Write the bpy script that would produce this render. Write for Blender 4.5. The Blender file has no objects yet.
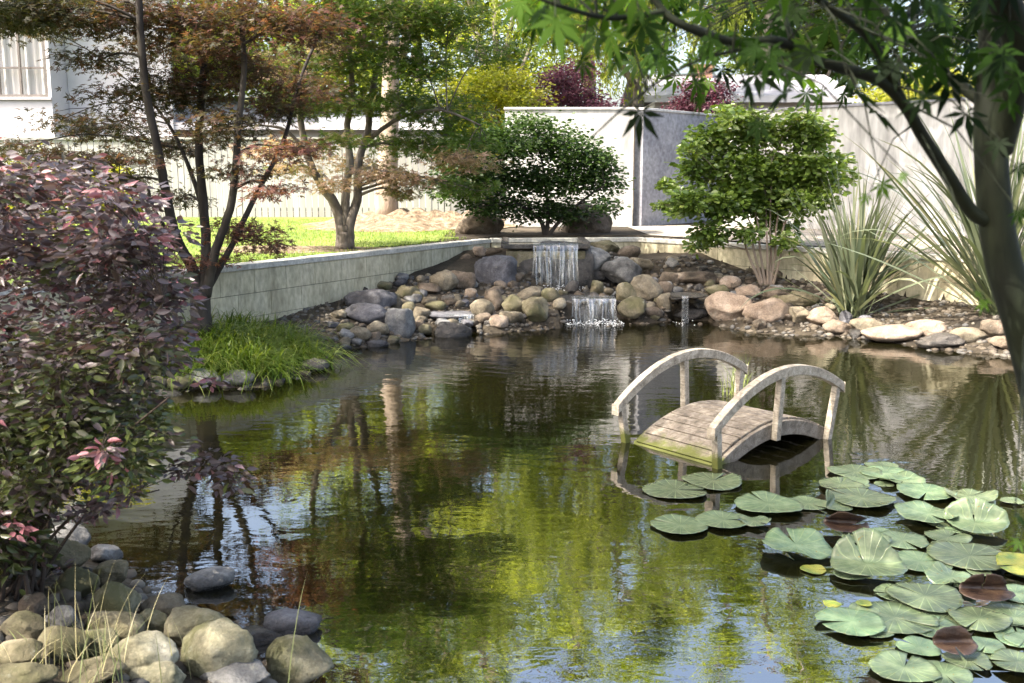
import bpy, math, random
import numpy as np
from mathutils import Vector, noise, Matrix

rng = np.random.default_rng(7)
random.seed(7)
scene = bpy.context.scene
COL = scene.collection
R = math.radians

# ------------------------------------------------------------------ camera
FPX, HC, PITCH = 1000.0, 1.9, 0.1562
cp, sp = math.cos(PITCH), math.sin(PITCH)
cam_d = bpy.data.cameras.new('camera'); cam = bpy.data.objects.new('camera', cam_d); COL.objects.link(cam)
cam.location = (0, 0, HC); cam.rotation_euler = (math.pi/2 - PITCH, 0, 0)
cam_d.sensor_width = 36; cam_d.lens = FPX/1024*36
cam_d.clip_start = 0.05; cam_d.clip_end = 3000
cam_d.dof.use_dof = True; cam_d.dof.focus_distance = 8.5; cam_d.dof.aperture_fstop = 7.0
scene.camera = cam

def ray(u, v):
    a = (u-512)/FPX; b = (341.5-v)/FPX
    return np.array([a, cp+b*sp, -sp+b*cp])
def PY(u, v, Y):
    d = ray(u, v); t = Y/d[1]; return np.array([d[0]*t, Y, HC+d[2]*t])
def PZ(u, v, z):
    d = ray(u, v); t = (z-HC)/d[2]; return np.array([d[0]*t, d[1]*t, z])

# ------------------------------------------------------------------ tagging
def tag(o, label=None, cat=None, group=None, kind=None):
    if label: o['label'] = label
    if cat: o['category'] = cat
    if group: o['group'] = group
    if kind: o['kind'] = kind
    return o
def empty(name, loc, label, cat, group=None):
    o = bpy.data.objects.new(name, None); COL.objects.link(o)
    o.location = tuple(float(c) for c in loc); o.empty_display_size = .1
    return tag(o, label, cat, group)

def link_mesh(name, me, mat, parent=None, smooth=True, loc=None):
    """verts are given in world coordinates; the object gets its origin at loc (or its parent's)"""
    org = None
    if parent is not None:
        org = Vector(parent.location) if parent.parent is None else None
        if org is None: org = Vector(parent.parent.location)
    elif loc is not None: org = Vector([float(c) for c in loc])
    if org is not None: me.transform(Matrix.Translation(-org))
    o = bpy.data.objects.new(name, me); COL.objects.link(o)
    if parent is not None:
        o.parent = parent
    elif org is not None: o.location = org
    if mat: me.materials.append(mat)
    if smooth:
        me.polygons.foreach_set('use_smooth', np.ones(len(me.polygons), bool))
    me.update()
    return o

class MB:
    def __init__(s): s.v = []; s.f = []
    def add(s, vs, fs):
        n = len(s.v); s.v += [tuple(float(c) for c in p) for p in vs]; s.f += [tuple(i+n for i in f) for f in fs]
    def box(s, c, size, rot=None):
        x, y, z = [q/2 for q in size]
        M = rot or Matrix.Identity(3)
        vs = [Vector(c)+M@Vector((i*x, j*y, k*z)) for k in (-1, 1) for j in (-1, 1) for i in (-1, 1)]
        s.add(vs, [(0,2,3,1),(4,5,7,6),(0,1,5,4),(2,6,7,3),(0,4,6,2),(1,3,7,5)])
    def beam(s, a, b, w, h, up=(0,0,1)):
        a = Vector(a); b = Vector(b); d = b-a; L = d.length; x = d.normalized()
        y = Vector(up).cross(x).normalized(); z = x.cross(y)
        M = Matrix((x, y, z)).transposed()
        s.box((a+b)/2, (L, w, h), M)
    def tube(s, pts, rad, seg=8, cap=True):
        pts = [Vector([float(c) for c in p]) for p in pts]; n = len(pts)
        up = Vector((.3, .2, 1)).normalized(); base = len(s.v); vs = []; prev = None
        for i, p in enumerate(pts):
            d = (pts[min(i+1, n-1)]-pts[max(i-1, 0)]).normalized()
            a = d.cross(Vector((1, .1, 0))) if abs(d.z) > .8 else d.cross(up)
            a.normalize()
            if prev is not None:
                a = (prev-d*prev.dot(d)).normalized()
            prev = a; b = d.cross(a); r = rad[i] if hasattr(rad, '__len__') else rad
            for k in range(seg):
                t = 2*math.pi*k/seg; vs.append(p+(a*math.cos(t)+b*math.sin(t))*r)
        fs = [(i*seg+k, i*seg+(k+1) % seg, (i+1)*seg+(k+1) % seg, (i+1)*seg+k) for i in range(n-1) for k in range(seg)]
        if cap: fs += [tuple(range(seg-1, -1, -1)), tuple((n-1)*seg+k for k in range(seg))]
        s.add(vs, fs)
    def mesh(s, name):
        me = bpy.data.meshes.new(name); me.from_pydata(s.v, [], s.f); me.update(); return me
    def build(s, name, mat, parent=None, smooth=False, loc=None, bevel=0):
        o = link_mesh(name, s.mesh(name), mat, parent, smooth, loc)
        if bevel:
            m = o.modifiers.new('bevel', 'BEVEL'); m.width = bevel; m.segments = 2; m.limit_method = 'ANGLE'
        return o

def arr_mesh(name, V, F, rnd=None):
    """V (n,3), F (m,k) uniform polygons"""
    me = bpy.data.meshes.new(name); m, k = F.shape
    me.vertices.add(len(V)); me.vertices.foreach_set('co', np.ascontiguousarray(V, np.float32).ravel())
    me.loops.add(m*k); me.loops.foreach_set('vertex_index', np.ascontiguousarray(F, np.int32).ravel())
    me.polygons.add(m); me.polygons.foreach_set('loop_start', np.arange(0, m*k, k, dtype=np.int32))
    me.update(calc_edges=True)
    if rnd is not None:
        a = me.attributes.new('rnd', 'FLOAT', 'FACE'); a.data.foreach_set('value', np.ascontiguousarray(rnd, np.float32))
    return me

# ------------------------------------------------------------------ materials
def newmat(name):
    m = bpy.data.materials.new(name); m.use_nodes = True; nt = m.node_tree; nt.nodes.clear()
    return m, nt, nt.nodes, nt.links
def ramp(nd, cols, pos=None):
    r = nd.new('ShaderNodeValToRGB'); e = r.color_ramp.elements
    n = len(cols); pos = pos or [i/(n-1) for i in range(n)]
    e[0].position = pos[0]; e[0].color = (*cols[0], 1); e[1].position = pos[-1]; e[1].color = (*cols[-1], 1)
    for i in range(1, n-1):
        x = e.new(pos[i]); x.color = (*cols[i], 1)
    return r
def noise_node(nd, lk, scale, detail=4, vec=None, rough=.55, dist=0):
    n = nd.new('ShaderNodeTexNoise'); n.inputs['Scale'].default_value = scale; n.inputs['Detail'].default_value = detail
    n.inputs['Roughness'].default_value = rough; n.inputs['Distortion'].default_value = dist
    if vec is not None: lk.new(vec, n.inputs['Vector'])
    return n
def coords(nd, lk, scale=(1,1,1), kind='Object', world=False):
    mp = nd.new('ShaderNodeMapping'); mp.inputs['Scale'].default_value = scale
    if world:
        g = nd.new('ShaderNodeNewGeometry'); lk.new(g.outputs['Position'], mp.inputs['Vector'])
    else:
        t = nd.new('ShaderNodeTexCoord'); lk.new(t.outputs[kind], mp.inputs['Vector'])
    return mp.outputs['Vector']
def bump(nd, lk, h, strength, dist, bsdf):
    b = nd.new('ShaderNodeBump'); b.inputs['Strength'].default_value = strength; b.inputs['Distance'].default_value = dist
    lk.new(h, b.inputs['Height']); lk.new(b.outputs['Normal'], bsdf.inputs['Normal']); return b
def out(nd, lk, sh):
    o = nd.new('ShaderNodeOutputMaterial'); lk.new(sh, o.inputs['Surface'])

def surf(name, cols, scale=4, rough=.8, bscale=None, bstr=.4, bdist=.02, stretch=(1,1,1), spec=.3, metal=0, pos=None, detail=5, fine=0):
    m, nt, nd, lk = newmat(name)
    p = nd.new('ShaderNodeBsdfPrincipled'); p.inputs['Roughness'].default_value = rough
    p.inputs['Specular IOR Level'].default_value = spec; p.inputs['Metallic'].default_value = metal
    vec = coords(nd, lk, stretch, world=True)
    n = noise_node(nd, lk, scale, detail, vec)
    r = ramp(nd, cols, pos or [.3+.4*i/(len(cols)-1) for i in range(len(cols))])
    lk.new(n.outputs['Fac'], r.inputs['Fac'])
    src = r.outputs['Color']
    if fine:
        n3 = noise_node(nd, lk, fine, 3, vec); mx = nd.new('ShaderNodeMix'); mx.data_type = 'RGBA'; mx.blend_type = 'OVERLAY'
        mx.inputs['Factor'].default_value = .6; lk.new(src, mx.inputs[6]); lk.new(n3.outputs['Fac'], mx.inputs[7]); src = mx.outputs[2]
    lk.new(src, p.inputs['Base Color'])
    n2 = noise_node(nd, lk, bscale or scale*4, 5, vec)
    bump(nd, lk, n2.outputs['Fac'], bstr, bdist, p)
    out(nd, lk, p.outputs['BSDF']); return m

def leafmat(name, cols, trans=.45, rough=.45, spec=.4, tint=(1.5, 1.5, .7), pos=None):
    m, nt, nd, lk = newmat(name)
    a = nd.new('ShaderNodeAttribute'); a.attribute_name = 'rnd'
    r = ramp(nd, cols, pos); lk.new(a.outputs['Fac'], r.inputs['Fac'])
    p = nd.new('ShaderNodeBsdfPrincipled'); p.inputs['Roughness'].default_value = rough; p.inputs['Specular IOR Level'].default_value = spec
    lk.new(r.outputs['Color'], p.inputs['Base Color'])
    t = nd.new('ShaderNodeBsdfTranslucent')
    v = nd.new('ShaderNodeMix'); v.data_type = 'RGBA'; v.blend_type = 'MULTIPLY'; v.inputs['Factor'].default_value = 1
    lk.new(r.outputs['Color'], v.inputs[6]); v.inputs[7].default_value = (*tint, 1)
    lk.new(v.outputs[2], t.inputs['Color'])
    mx = nd.new('ShaderNodeMixShader'); mx.inputs['Fac'].default_value = trans
    lk.new(p.outputs['BSDF'], mx.inputs[1]); lk.new(t.outputs['BSDF'], mx.inputs[2]); out(nd, lk, mx.outputs['Shader'])
    return m

M = {}
M['soil'] = surf('soil', [(.016,.013,.009), (.04,.032,.022), (.085,.07,.05)], 1.6, .95, 25, .8, .03, fine=30)
M['lawn'] = surf('lawn', [(.09,.14,.03), (.14,.2,.04), (.2,.24,.07)], .9, .95, 60, .8, .03, fine=25)
M['mulch'] = surf('mulch', [(.08,.055,.035), (.2,.15,.1), (.32,.26,.19)], 9, .95, 22, 1, .06, fine=40)
M['block'] = surf('block_paint', [(.31,.28,.19), (.47,.435,.31), (.56,.52,.39)], 2.2, .85, 45, .35, .01, fine=18, stretch=(1,1,.5))
M['cap'] = surf('cap_paint', [(.38,.38,.34), (.55,.54,.5)], 6, .85, 40, .4, .01, fine=25)
M['white'] = surf('white_render', [(.3,.3,.29), (.46,.46,.455), (.54,.54,.53)], 1.6, .8, 30, .3, .01, fine=9, stretch=(1,1,.22))  # upright grey streaks in the colour stand in for dappled leaf shade
M['shade_grey_render'] = surf('shade_grey_render', [(.17,.175,.205), (.25,.255,.285), (.3,.305,.33)], 1.5, .85, 40, .3, .01, fine=12)  # shade of the receding white wall painted in as blue grey; also one cap
M['board'] = surf('fence_board', [(.22,.22,.215), (.34,.34,.33)], 3, .7, 30, .3, .01, stretch=(1,1,.15))
M['siding'] = surf('siding', [(.5,.5,.515), (.58,.58,.6)], 2, .7, 30, .1, .01)
M['frame'] = surf('window_frame', [(.1,.09,.08), (.17,.15,.14)], 5, .5, bstr=.1)
M['curtain'] = surf('curtain', [(.35,.34,.33), (.7,.69,.67)], 1.3, .9, stretch=(5,5,.1), bstr=.1)
M['roof'] = surf('shingle', [(.13,.14,.17), (.2,.21,.25)], 5, .9, 20, .6, .03)
M['roof2'] = surf('shingle_pale', [(.28,.28,.32), (.38,.38,.42)], 5, .9, 20, .6, .03)
M['brick'] = surf('chimney_brick', [(.3,.16,.11), (.42,.25,.18)], 8, .9)
M['bark'] = surf('bark_grey', [(.09,.078,.065), (.18,.155,.135), (.28,.255,.22)], 5, .9, 30, .8, .02, stretch=(1,1,.35), fine=30)
M['bark_dark'] = surf('bark_dark', [(.018,.015,.013), (.042,.036,.031), (.07,.062,.052)], 6, .85, 30, .7, .015, stretch=(1,1,.35))
M['bark_green'] = surf('bark_green', [(.004,.006,.003), (.009,.013,.005), (.017,.022,.01)], 14, .75, 60, .5, .004, stretch=(1,1,.4), fine=50)
M['bark_pale'] = surf('bark_pale', [(.13,.09,.07), (.3,.24,.19), (.4,.33,.28)], 4, .9, 20, .8, .03, stretch=(1,1,.3))
M['twig'] = surf('twig', [(.04,.03,.024), (.1,.075,.06)], 12, .85)

def rockmat(name, cols, wet=False, moss=None, mossz=0.0):
    m, nt, nd, lk = newmat(name)
    p = nd.new('ShaderNodeBsdfPrincipled'); p.inputs['Roughness'].default_value = .22 if wet else .85
    p.inputs['Specular IOR Level'].default_value = .6 if wet else .3
    vec = coords(nd, lk, world=True)
    n = noise_node(nd, lk, 5, 6, vec, .6, .4); r = ramp(nd, cols, [.28, .45, .58, .72][:len(cols)] if len(cols) == 4 else [.3, .5, .7])
    lk.new(n.outputs['Fac'], r.inputs['Fac'])
    f = noise_node(nd, lk, 55, 4, vec, .7); mx = nd.new('ShaderNodeMix'); mx.data_type = 'RGBA'; mx.blend_type = 'OVERLAY'
    mx.inputs['Factor'].default_value = .75; lk.new(r.outputs['Color'], mx.inputs[6]); lk.new(f.outputs['Fac'], mx.inputs[7])
    col = mx.outputs[2]
    oi = nd.new('ShaderNodeObjectInfo'); hs = nd.new('ShaderNodeHueSaturation')
    mr = nd.new('ShaderNodeMapRange'); mr.inputs['To Min'].default_value = .7; mr.inputs['To Max'].default_value = 1.25
    lk.new(oi.outputs['Random'], mr.inputs['Value']); lk.new(mr.outputs['Result'], hs.inputs['Value'])
    lk.new(col, hs.inputs['Color']); col = hs.outputs['Color']
    if moss:
        n2 = noise_node(nd, lk, 3.5, 5, vec, .65); r2 = ramp(nd, [(0,0,0), (1,1,1)], [.42, .6]); lk.new(n2.outputs['Fac'], r2.inputs['Fac'])
        m2 = nd.new('ShaderNodeMix'); m2.data_type = 'RGBA'; lk.new(r2.outputs['Color'], m2.inputs['Factor'])
        lk.new(col, m2.inputs[6]); m2.inputs[7].default_value = (*moss, 1); col = m2.outputs[2]
    # damp band at the waterline, lichen blotches
    nl_ = noise_node(nd, lk, 11, 5, vec, .7); rl = ramp(nd, [(0,0,0), (1,1,1)], [.62, .68]); lk.new(nl_.outputs['Fac'], rl.inputs['Fac'])
    ml = nd.new('ShaderNodeMix'); ml.data_type = 'RGBA'; fl = nd.new('ShaderNodeMath'); fl.operation = 'MULTIPLY'; fl.inputs[1].default_value = 0 if wet else .45
    lk.new(rl.outputs['Color'], fl.inputs[0]); lk.new(fl.outputs[0], ml.inputs['Factor']); lk.new(col, ml.inputs[6]); ml.inputs[7].default_value = (.33, .33, .27, 1); col = ml.outputs[2]
    gx = nd.new('ShaderNodeNewGeometry'); sz_ = nd.new('ShaderNodeSeparateXYZ'); lk.new(gx.outputs['Position'], sz_.inputs[0])
    za = nd.new('ShaderNodeMath'); za.operation = 'MULTIPLY_ADD'; za.inputs[1].default_value = -.08; lk.new(n.outputs['Fac'], za.inputs[0]); lk.new(sz_.outputs['Z'], za.inputs[2])
    wz = nd.new('ShaderNodeMapRange'); wz.inputs['From Min'].default_value = -.01; wz.inputs['From Max'].default_value = .03; wz.inputs['To Min'].default_value = .38; lk.new(za.outputs[0], wz.inputs['Value'])
    hw = nd.new('ShaderNodeHueSaturation'); lk.new(wz.outputs[0], hw.inputs['Value']); lk.new(col, hw.inputs['Color']); col = hw.outputs['Color']
    if not wet:
        rw = nd.new('ShaderNodeMapRange'); rw.inputs['From Min'].default_value = .38; rw.inputs['To Min'].default_value = .25; rw.inputs['To Max'].default_value = .85; lk.new(wz.outputs[0], rw.inputs['Value']); lk.new(rw.outputs[0], p.inputs['Roughness'])
    lk.new(col, p.inputs['Base Color'])
    b1 = noise_node(nd, lk, 22, 8, vec, .75); bump(nd, lk, b1.outputs['Fac'], 1.0, .03, p)
    out(nd, lk, p.outputs['BSDF']); return m
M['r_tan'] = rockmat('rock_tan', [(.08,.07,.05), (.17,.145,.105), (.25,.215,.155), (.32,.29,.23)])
M['r_pink'] = rockmat('rock_pink', [(.14,.1,.075), (.26,.2,.15), (.34,.27,.21), (.4,.34,.28)])
M['r_brown'] = rockmat('rock_brown', [(.05,.042,.034), (.12,.095,.07), (.19,.15,.115), (.26,.22,.18)])
M['r_olive'] = rockmat('rock_olive', [(.07,.06,.04), (.16,.14,.09), (.24,.21,.14), (.32,.28,.2)], moss=(.11,.105,.055))
M['r_grey'] = rockmat('rock_grey', [(.07,.07,.07), (.16,.16,.16), (.24,.24,.235), (.3,.3,.29)])
M['r_green'] = rockmat('rock_green', [(.13,.12,.08), (.24,.225,.155), (.33,.31,.22), (.42,.4,.33)], moss=(.12,.12,.06))
M['r_wet'] = rockmat('rock_wet', [(.02,.02,.02), (.05,.045,.04), (.09,.08,.07), (.13,.12,.1)], wet=True)
M['r_slate'] = rockmat('rock_slate', [(.05,.05,.055), (.09,.09,.1), (.14,.14,.155), (.22,.22,.23)])

# ------------------------------------------------------------------ pond outline and terrain
shore_px = [(345,712),(285,668),(235,640),(200,612),(165,598),(135,582),(105,560),(40,540),(-40,490),(-10,440),(60,412),(150,396),
            (205,388),(265,388),(318,370),(345,350),(395,343),(440,336),(470,336),(530,330),(610,326),(665,322),(712,325),
            (760,334),(830,336),(880,341),(930,350),(985,354),(1040,362),(1120,378),(1230,420)]
POND = [PZ(u, v, 0)[:2] for u, v in shore_px]
POND += [np.array(p) for p in [(6.2, 6.0), (5.0, 3.2), (3.2, 2.0), (0.6, 2.0), (-.2, 2.6)]]
POND = np.array(POND)

def pond_sd(x, y):
    """signed distance, positive outside"""
    x = np.asarray(x, float); y = np.asarray(y, float); sh = x.shape; x = x.ravel(); y = y.ravel()
    d = np.full(x.shape, 1e9); ins = np.zeros(x.shape, bool); n = len(POND)
    for i in range(n):
        ax, ay = POND[i]; bx, by = POND[(i+1) % n]; ex, ey = bx-ax, by-ay
        t = np.clip(((x-ax)*ex+(y-ay)*ey)/(ex*ex+ey*ey), 0, 1)
        d = np.minimum(d, np.hypot(x-ax-t*ex, y-ay-t*ey))
        c = ((ay > y) != (by > y)) & (x < (bx-ax)*(y-ay)/(by-ay+1e-12)+ax); ins ^= c
    return np.where(ins, -d, d).reshape(sh)

WL0 = np.array([-3.6, 10.8]); WLd = np.array([1, 2])/math.sqrt(5); WLn = np.array([-2, 1])/math.sqrt(5)
WLend = np.array([-.38, 17.24]); WR0 = np.array([2.25, 17.55]); WRd = np.array([.617, -.787]); WRn = np.array([.787, .617])
def plateau(y): return .93+.018*np.clip(y-14, 0, 16)
def hnoise(x, y): return .5*np.sin(x*3.1+y*1.7)+.3*np.sin(x*7.3-y*5.1+1)+.2*np.sin(x*13.7+y*11.3+2)
def terrain(x, y):
    x = np.asarray(x, float); y = np.asarray(y, float)
    d = pond_sd(x, y)
    slope = .22+.42*np.exp(-((x-1.5)/1.2)**2)*(y > 9)+.12*(y < 8)
    bank = np.minimum(slope*np.clip(d, 0, None), np.where(y > 9, .82, .55))
    bank = bank+.02*hnoise(x, y)*(d > .05)
    wf = np.clip(1.6-np.abs(x-1.0)/np.where(x < 1, .92, 1.5), 0, 1)*(y > 9)
    prof = np.interp(d, [0, .12, .4, 1.7, 2.4, 3.2], [0, .16, .25, .28, .82, .85])
    prof = prof*(1-.2*np.clip((x-1.6)/.4, 0, 1)*(prof > .35))
    bank = bank*(1-wf)+(prof+.02*hnoise(x, y))*wf*(d > 0)
    notch = ((x > .72) & (x < 1.62) & (d < .5)) | ((x > 2.2) & (x < 2.8) & (d < .35)) | ((x > -1.1) & (x < -.48) & (d < .3))
    bank = np.where(notch & (y > 9) & (d > 0), -.12, bank)
    dep = np.where((x > 3) & (y > 7), .28, .75)
    bed = -np.minimum(dep, .55*np.clip(-d, 0, None))+.02*hnoise(x, y)*(d < -.2)
    h = np.where(d > 0, bank, bed)
    sl = (x-WL0[0])*WLn[0]+(y-WL0[1])*WLn[1]; sr = (x-WR0[0])*WRn[0]+(y-WR0[1])*WRn[1]
    up = (sl > .12) | (sr > .12) | (y > 17.78)
    return np.where(up, plateau(y), h)
def hit(u, v, lo=2.2, hi=25):
    d = ray(u, v); ys = np.linspace(lo, hi, 1500); t = ys/d[1]
    z = HC+d[2]*t; h = terrain(d[0]*t, ys); i = np.argmax(z < h)
    if not (z < h).any(): i = -1
    return np.array([d[0]*t[i], ys[i], max(h[i], 0.0 if False else h[i])])

xs = np.concatenate([[-600,-200,-80,-40,-25,-16,-12], np.arange(-9.5, 9.6, .11), [12,16,25,40,80,200,600]])
ys = np.concatenate([[-500,-100,-30,-10,-4,-1,0], np.arange(.8, 18.6, .11), [19.5,21,23,26,30,40,70,150,400,900]])
X, Y = np.meshgrid(xs, ys); Z = terrain(X, Y); Z[ys < .5, :] = .5; Z[(Y > 25)] = plateau(25.)
nx, ny = len(xs), len(ys); idx = np.arange(nx*ny).reshape(ny, nx)
F = np.stack([idx[:-1,:-1], idx[:-1,1:], idx[1:,1:], idx[1:,:-1]], -1).reshape(-1, 4)
g = link_mesh('ground', arr_mesh('ground', np.stack([X, Y, Z], -1).reshape(-1, 3), F), M['soil']); tag(g, kind='structure')

# water
m, nt, nd, lk = newmat('pond_water')
vec = coords(nd, lk, world=True)
n1 = noise_node(nd, lk, 2.2, 3, coords(nd, lk, (1, 1.6, 1), world=True), .5, .3)
n2 = noise_node(nd, lk, 9, 3, coords(nd, lk, (.8, 1.3, 1), world=True), .5, .5)
g_ = nd.new('ShaderNodeNewGeometry'); dist = nd.new('ShaderNodeVectorMath'); dist.operation = 'DISTANCE'
lk.new(g_.outputs['Position'], dist.inputs[0]); dist.inputs[1].default_value = (1.15, 13.5, 0)
fall = nd.new('ShaderNodeMapRange'); fall.inputs['From Min'].default_value = .3; fall.inputs['From Max'].default_value = 7.5
fall.inputs['To Min'].default_value = 1.0; fall.inputs['To Max'].default_value = 0.0; lk.new(dist.outputs['Value'], fall.inputs['Value'])
wv = nd.new('ShaderNodeMath'); wv.operation = 'MULTIPLY'; wv.inputs[1].default_value = 26.0; lk.new(dist.outputs['Value'], wv.inputs[0])
nd3 = noise_node(nd, lk, 1.6, 2, vec); ad = nd.new('ShaderNodeMath'); ad.operation = 'MULTIPLY_ADD'; ad.inputs[1].default_value = 9
lk.new(nd3.outputs['Fac'], ad.inputs[0]); lk.new(wv.outputs[0], ad.inputs[2])
sn = nd.new('ShaderNodeMath'); sn.operation = 'SINE'; lk.new(ad.outputs[0], sn.inputs[0])
def mul(a, b):
    q = nd.new('ShaderNodeMath'); q.operation = 'MULTIPLY'
    for k, w in enumerate((a, b)):
        if isinstance(w, (int, float)): q.inputs[k].default_value = w
        else: lk.new(w, q.inputs[k])
    return q.outputs[0]
def addn(a, b):
    q = nd.new('ShaderNodeMath'); q.operation = 'ADD'; lk.new(a, q.inputs[0]); lk.new(b, q.inputs[1]); return q.outputs[0]
h = addn(mul(n1.outputs['Fac'], 1.0), mul(n2.outputs['Fac'], .22))
h = addn(h, mul(mul(sn.outputs[0], .16), fall.outputs[0]))
h = addn(h, mul(mul(n2.outputs['Fac'], 1.2), mul(fall.outputs[0], fall.outputs[0])))
b = nd.new('ShaderNodeBump'); b.inputs['Strength'].default_value = 1; b.inputs['Distance'].default_value = .0026; lk.new(h, b.inputs['Height'])
gl = nd.new('ShaderNodeBsdfGlossy'); gl.inputs['Roughness'].default_value = 0.0; lk.new(b.outputs['Normal'], gl.inputs['Normal'])
tr = nd.new('ShaderNodeBsdfTransparent'); tr.inputs['Color'].default_value = (.36, .3, .13, 1)
df = nd.new('ShaderNodeBsdfDiffuse'); df.inputs['Color'].default_value = (.016, .015, .005, 1)
mu = nd.new('ShaderNodeMixShader'); mu.inputs['Fac'].default_value = .4; lk.new(tr.outputs[0], mu.inputs[1]); lk.new(df.outputs[0], mu.inputs[2])
fr = nd.new('ShaderNodeFresnel'); fr.inputs['IOR'].default_value = 5.5; lk.new(b.outputs['Normal'], fr.inputs['Normal'])
mx = nd.new('ShaderNodeMixShader'); lk.new(fr.outputs[0], mx.inputs['Fac']); lk.new(mu.outputs[0], mx.inputs[1]); lk.new(gl.outputs[0], mx.inputs[2])
out(nd, lk, mx.outputs[0]); M['water'] = m
w = MB(); w.add([(-7,1.2,0),(8.4,1.2,0),(8.4,17,0),(-7,17,0)], [(0,1,2,3)])
tag(w.build('pond_water', M['water']), kind='structure')

# ------------------------------------------------------------------ walls
def wall_thing(name, label, A, B, z0, z1, thick, mat, cap=None, block=None, capmat=None):
    A = np.array(A, float); B = np.array(B, float); d = (B-A); L = np.hypot(*d); d /= L
    mid = (A+B)/2; root = empty(name, (mid[0], mid[1], z0), label, 'wall')
    if block:
        # individual courses with recessed joints
        bh, bl = block; mb = MB(); jb = MB(); nrow = int(math.ceil((z1-z0)/bh))
        jb.beam((*A, (z0+z1)/2), (*B, (z0+z1)/2), thick-.016, z1-z0-.004)
        for r_ in range(nrow):
            t = -(r_ % 2)*bl/2; zt = z1-r_*bh; zb = max(zt-bh+.008, z0)
            while t < L:
                a = max(t, 0); e = min(t+bl-.008, L)
                if e-a > .03:
                    p = A+d*a; q = A+d*e; off = random.uniform(-.002, .002)
                    mb.beam((p[0], p[1], (zt+zb)/2), (q[0], q[1], (zt+zb)/2), thick+off, zt-zb)
                t += bl
        mb.build('block_course', mat, root); jb.build('mortar', M['mortar'], root)
    else:
        mb = MB(); mb.beam((*A, (z0+z1)/2), (*B, (z0+z1)/2), thick, z1-z0); mb.build('wall_face', mat, root)
    if cap:
        mb = MB(); ch, co = cap; mb.beam((*(A-d*.02), z1+ch/2+.001), (*(B+d*.02), z1+ch/2+.001), thick+2*co, ch)
        mb.build('wall_cap', capmat or M['cap'], root, bevel=.008)
    return root
M['mortar'] = surf('mortar', [(.13,.135,.1), (.2,.2,.16)], 6, .95)
off = WLn*.1
wall_thing('retaining_wall', 'long low painted block wall with flat cap running from the bush back to the waterfall',
           WL0-WLd*7.5+off, WLend+off, -.3, .90, .2, M['block'], (.07, .02), (.285, .58))
wall_thing('retaining_wall', 'short low grey concrete wall closing the corner behind the waterfall basin',
           (-.36, 17.42), (2.3, 17.68), -.1, .90, .2, M['block'], (.07, .02), (.285, .58))
offr = WRn*.1
wall_thing('retaining_wall', 'sun patched low block wall behind the spiky plants on the right bank',
           WR0+offr, WR0+WRd*9.5+offr, -.3, .90, .2, M['block'], (.07, .02), (.285, .58))

# tall white walls at the back
pA0 = PY(505, 228, 20.5); pA1 = PY(632, 228, 20.5)
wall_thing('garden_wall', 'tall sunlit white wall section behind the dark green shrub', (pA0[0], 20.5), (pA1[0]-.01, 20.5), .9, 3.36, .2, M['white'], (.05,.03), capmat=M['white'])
pB1 = PY(740, 121, 23.6)
wall_thing('garden_wall', 'tall shaded grey wall section receding beside the white one', (pA1[0]+.11, 20.52), (pB1[0], 23.4), .9, 3.36, .2, M['shade_grey_render'], (.05,.03), capmat=M['white'])
pC0 = PY(728, 110, 21.0); pC1 = PY(1150, 97, 15.8)
wall_thing('garden_wall', 'tall white wall behind the glossy shrub and spiky plants at right', (pC0[0], 21.0), (pC1[0], 15.8), .9, 3.32, .2, M['white'], (.05,.03), capmat=M['shade_grey_render'])

# white board fence at the back of the lawn
FY = 24.0
fA = PY(-160, 210, FY)[0]; fB = PY(505, 210, FY)[0]
root = empty('board_fence', ((fA+fB)/2, FY, 1.0), 'long white fence of upright boards at the back of the lawn', 'fence')
mb = MB(); x = fA
while x < fB:
    mb.box((x+.065, FY+random.uniform(-.004,.004), 1.95), (.13, .025, 1.95)); x += .15
mb.build('board_panel', M['board'], root)
mb = MB(); mb.box(((fA+fB)/2, FY+.06, 2.55), (fB-fA, .05, .09)); mb.box(((fA+fB)/2, FY+.06, 1.3), (fB-fA, .05, .09)); mb.build('rail', M['board'], root)
x = fA
while x < fB:
    mb = MB(); mb.box((x, FY+.12, 1.95), (.11, .11, 2.1)); mb.build('post', M['board'], root); x += 2.4
mb = MB(); mb.box(((fA+fB)/2, FY, 2.96), (fB-fA, .12, .05)); mb.build('top_rail', M['board'], root)

# house on the left
HY = 27.0
hx0 = PY(-260, 100, HY)[0]; hx1 = PY(52, 100, HY)[0]; hx2 = PY(172, 100, HY+1)[0]
house = empty('house', ((hx0+hx2)/2, HY, .9), 'white two storey house with a curtained window at upper left', 'house')
wz0 = PY(20, 97, HY)[2]; wz1 = PY(20, 8, HY)[2]; wx1 = PY(46, 60, HY)[0]; wx0 = wx1-2.6
mb = MB()
def wallbox(mb, x0, x1, z0, z1, y, th=.2): mb.box(((x0+x1)/2, y+th/2, (z0+z1)/2), (x1-x0, th, z1-z0))
wallbox(mb, hx0, wx0, .9, 8.5, HY); wallbox(mb, wx1, hx1, .9, 8.5, HY)
wallbox(mb, wx0, wx1, .9, wz0, HY); wallbox(mb, wx0, wx1, wz1, 8.5, HY)
mb.box((hx1-.1, HY+1.2, 4.7), (.2, 2.0, 7.6))
mb.build('wall', M['siding'], house)
mb = MB(); wallbox(mb, hx1+.01, hx2, .9, 8.5, HY+1.0); mb.build('side_wall', M['siding'], house)
win = MB(); t_ = .07
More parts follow.
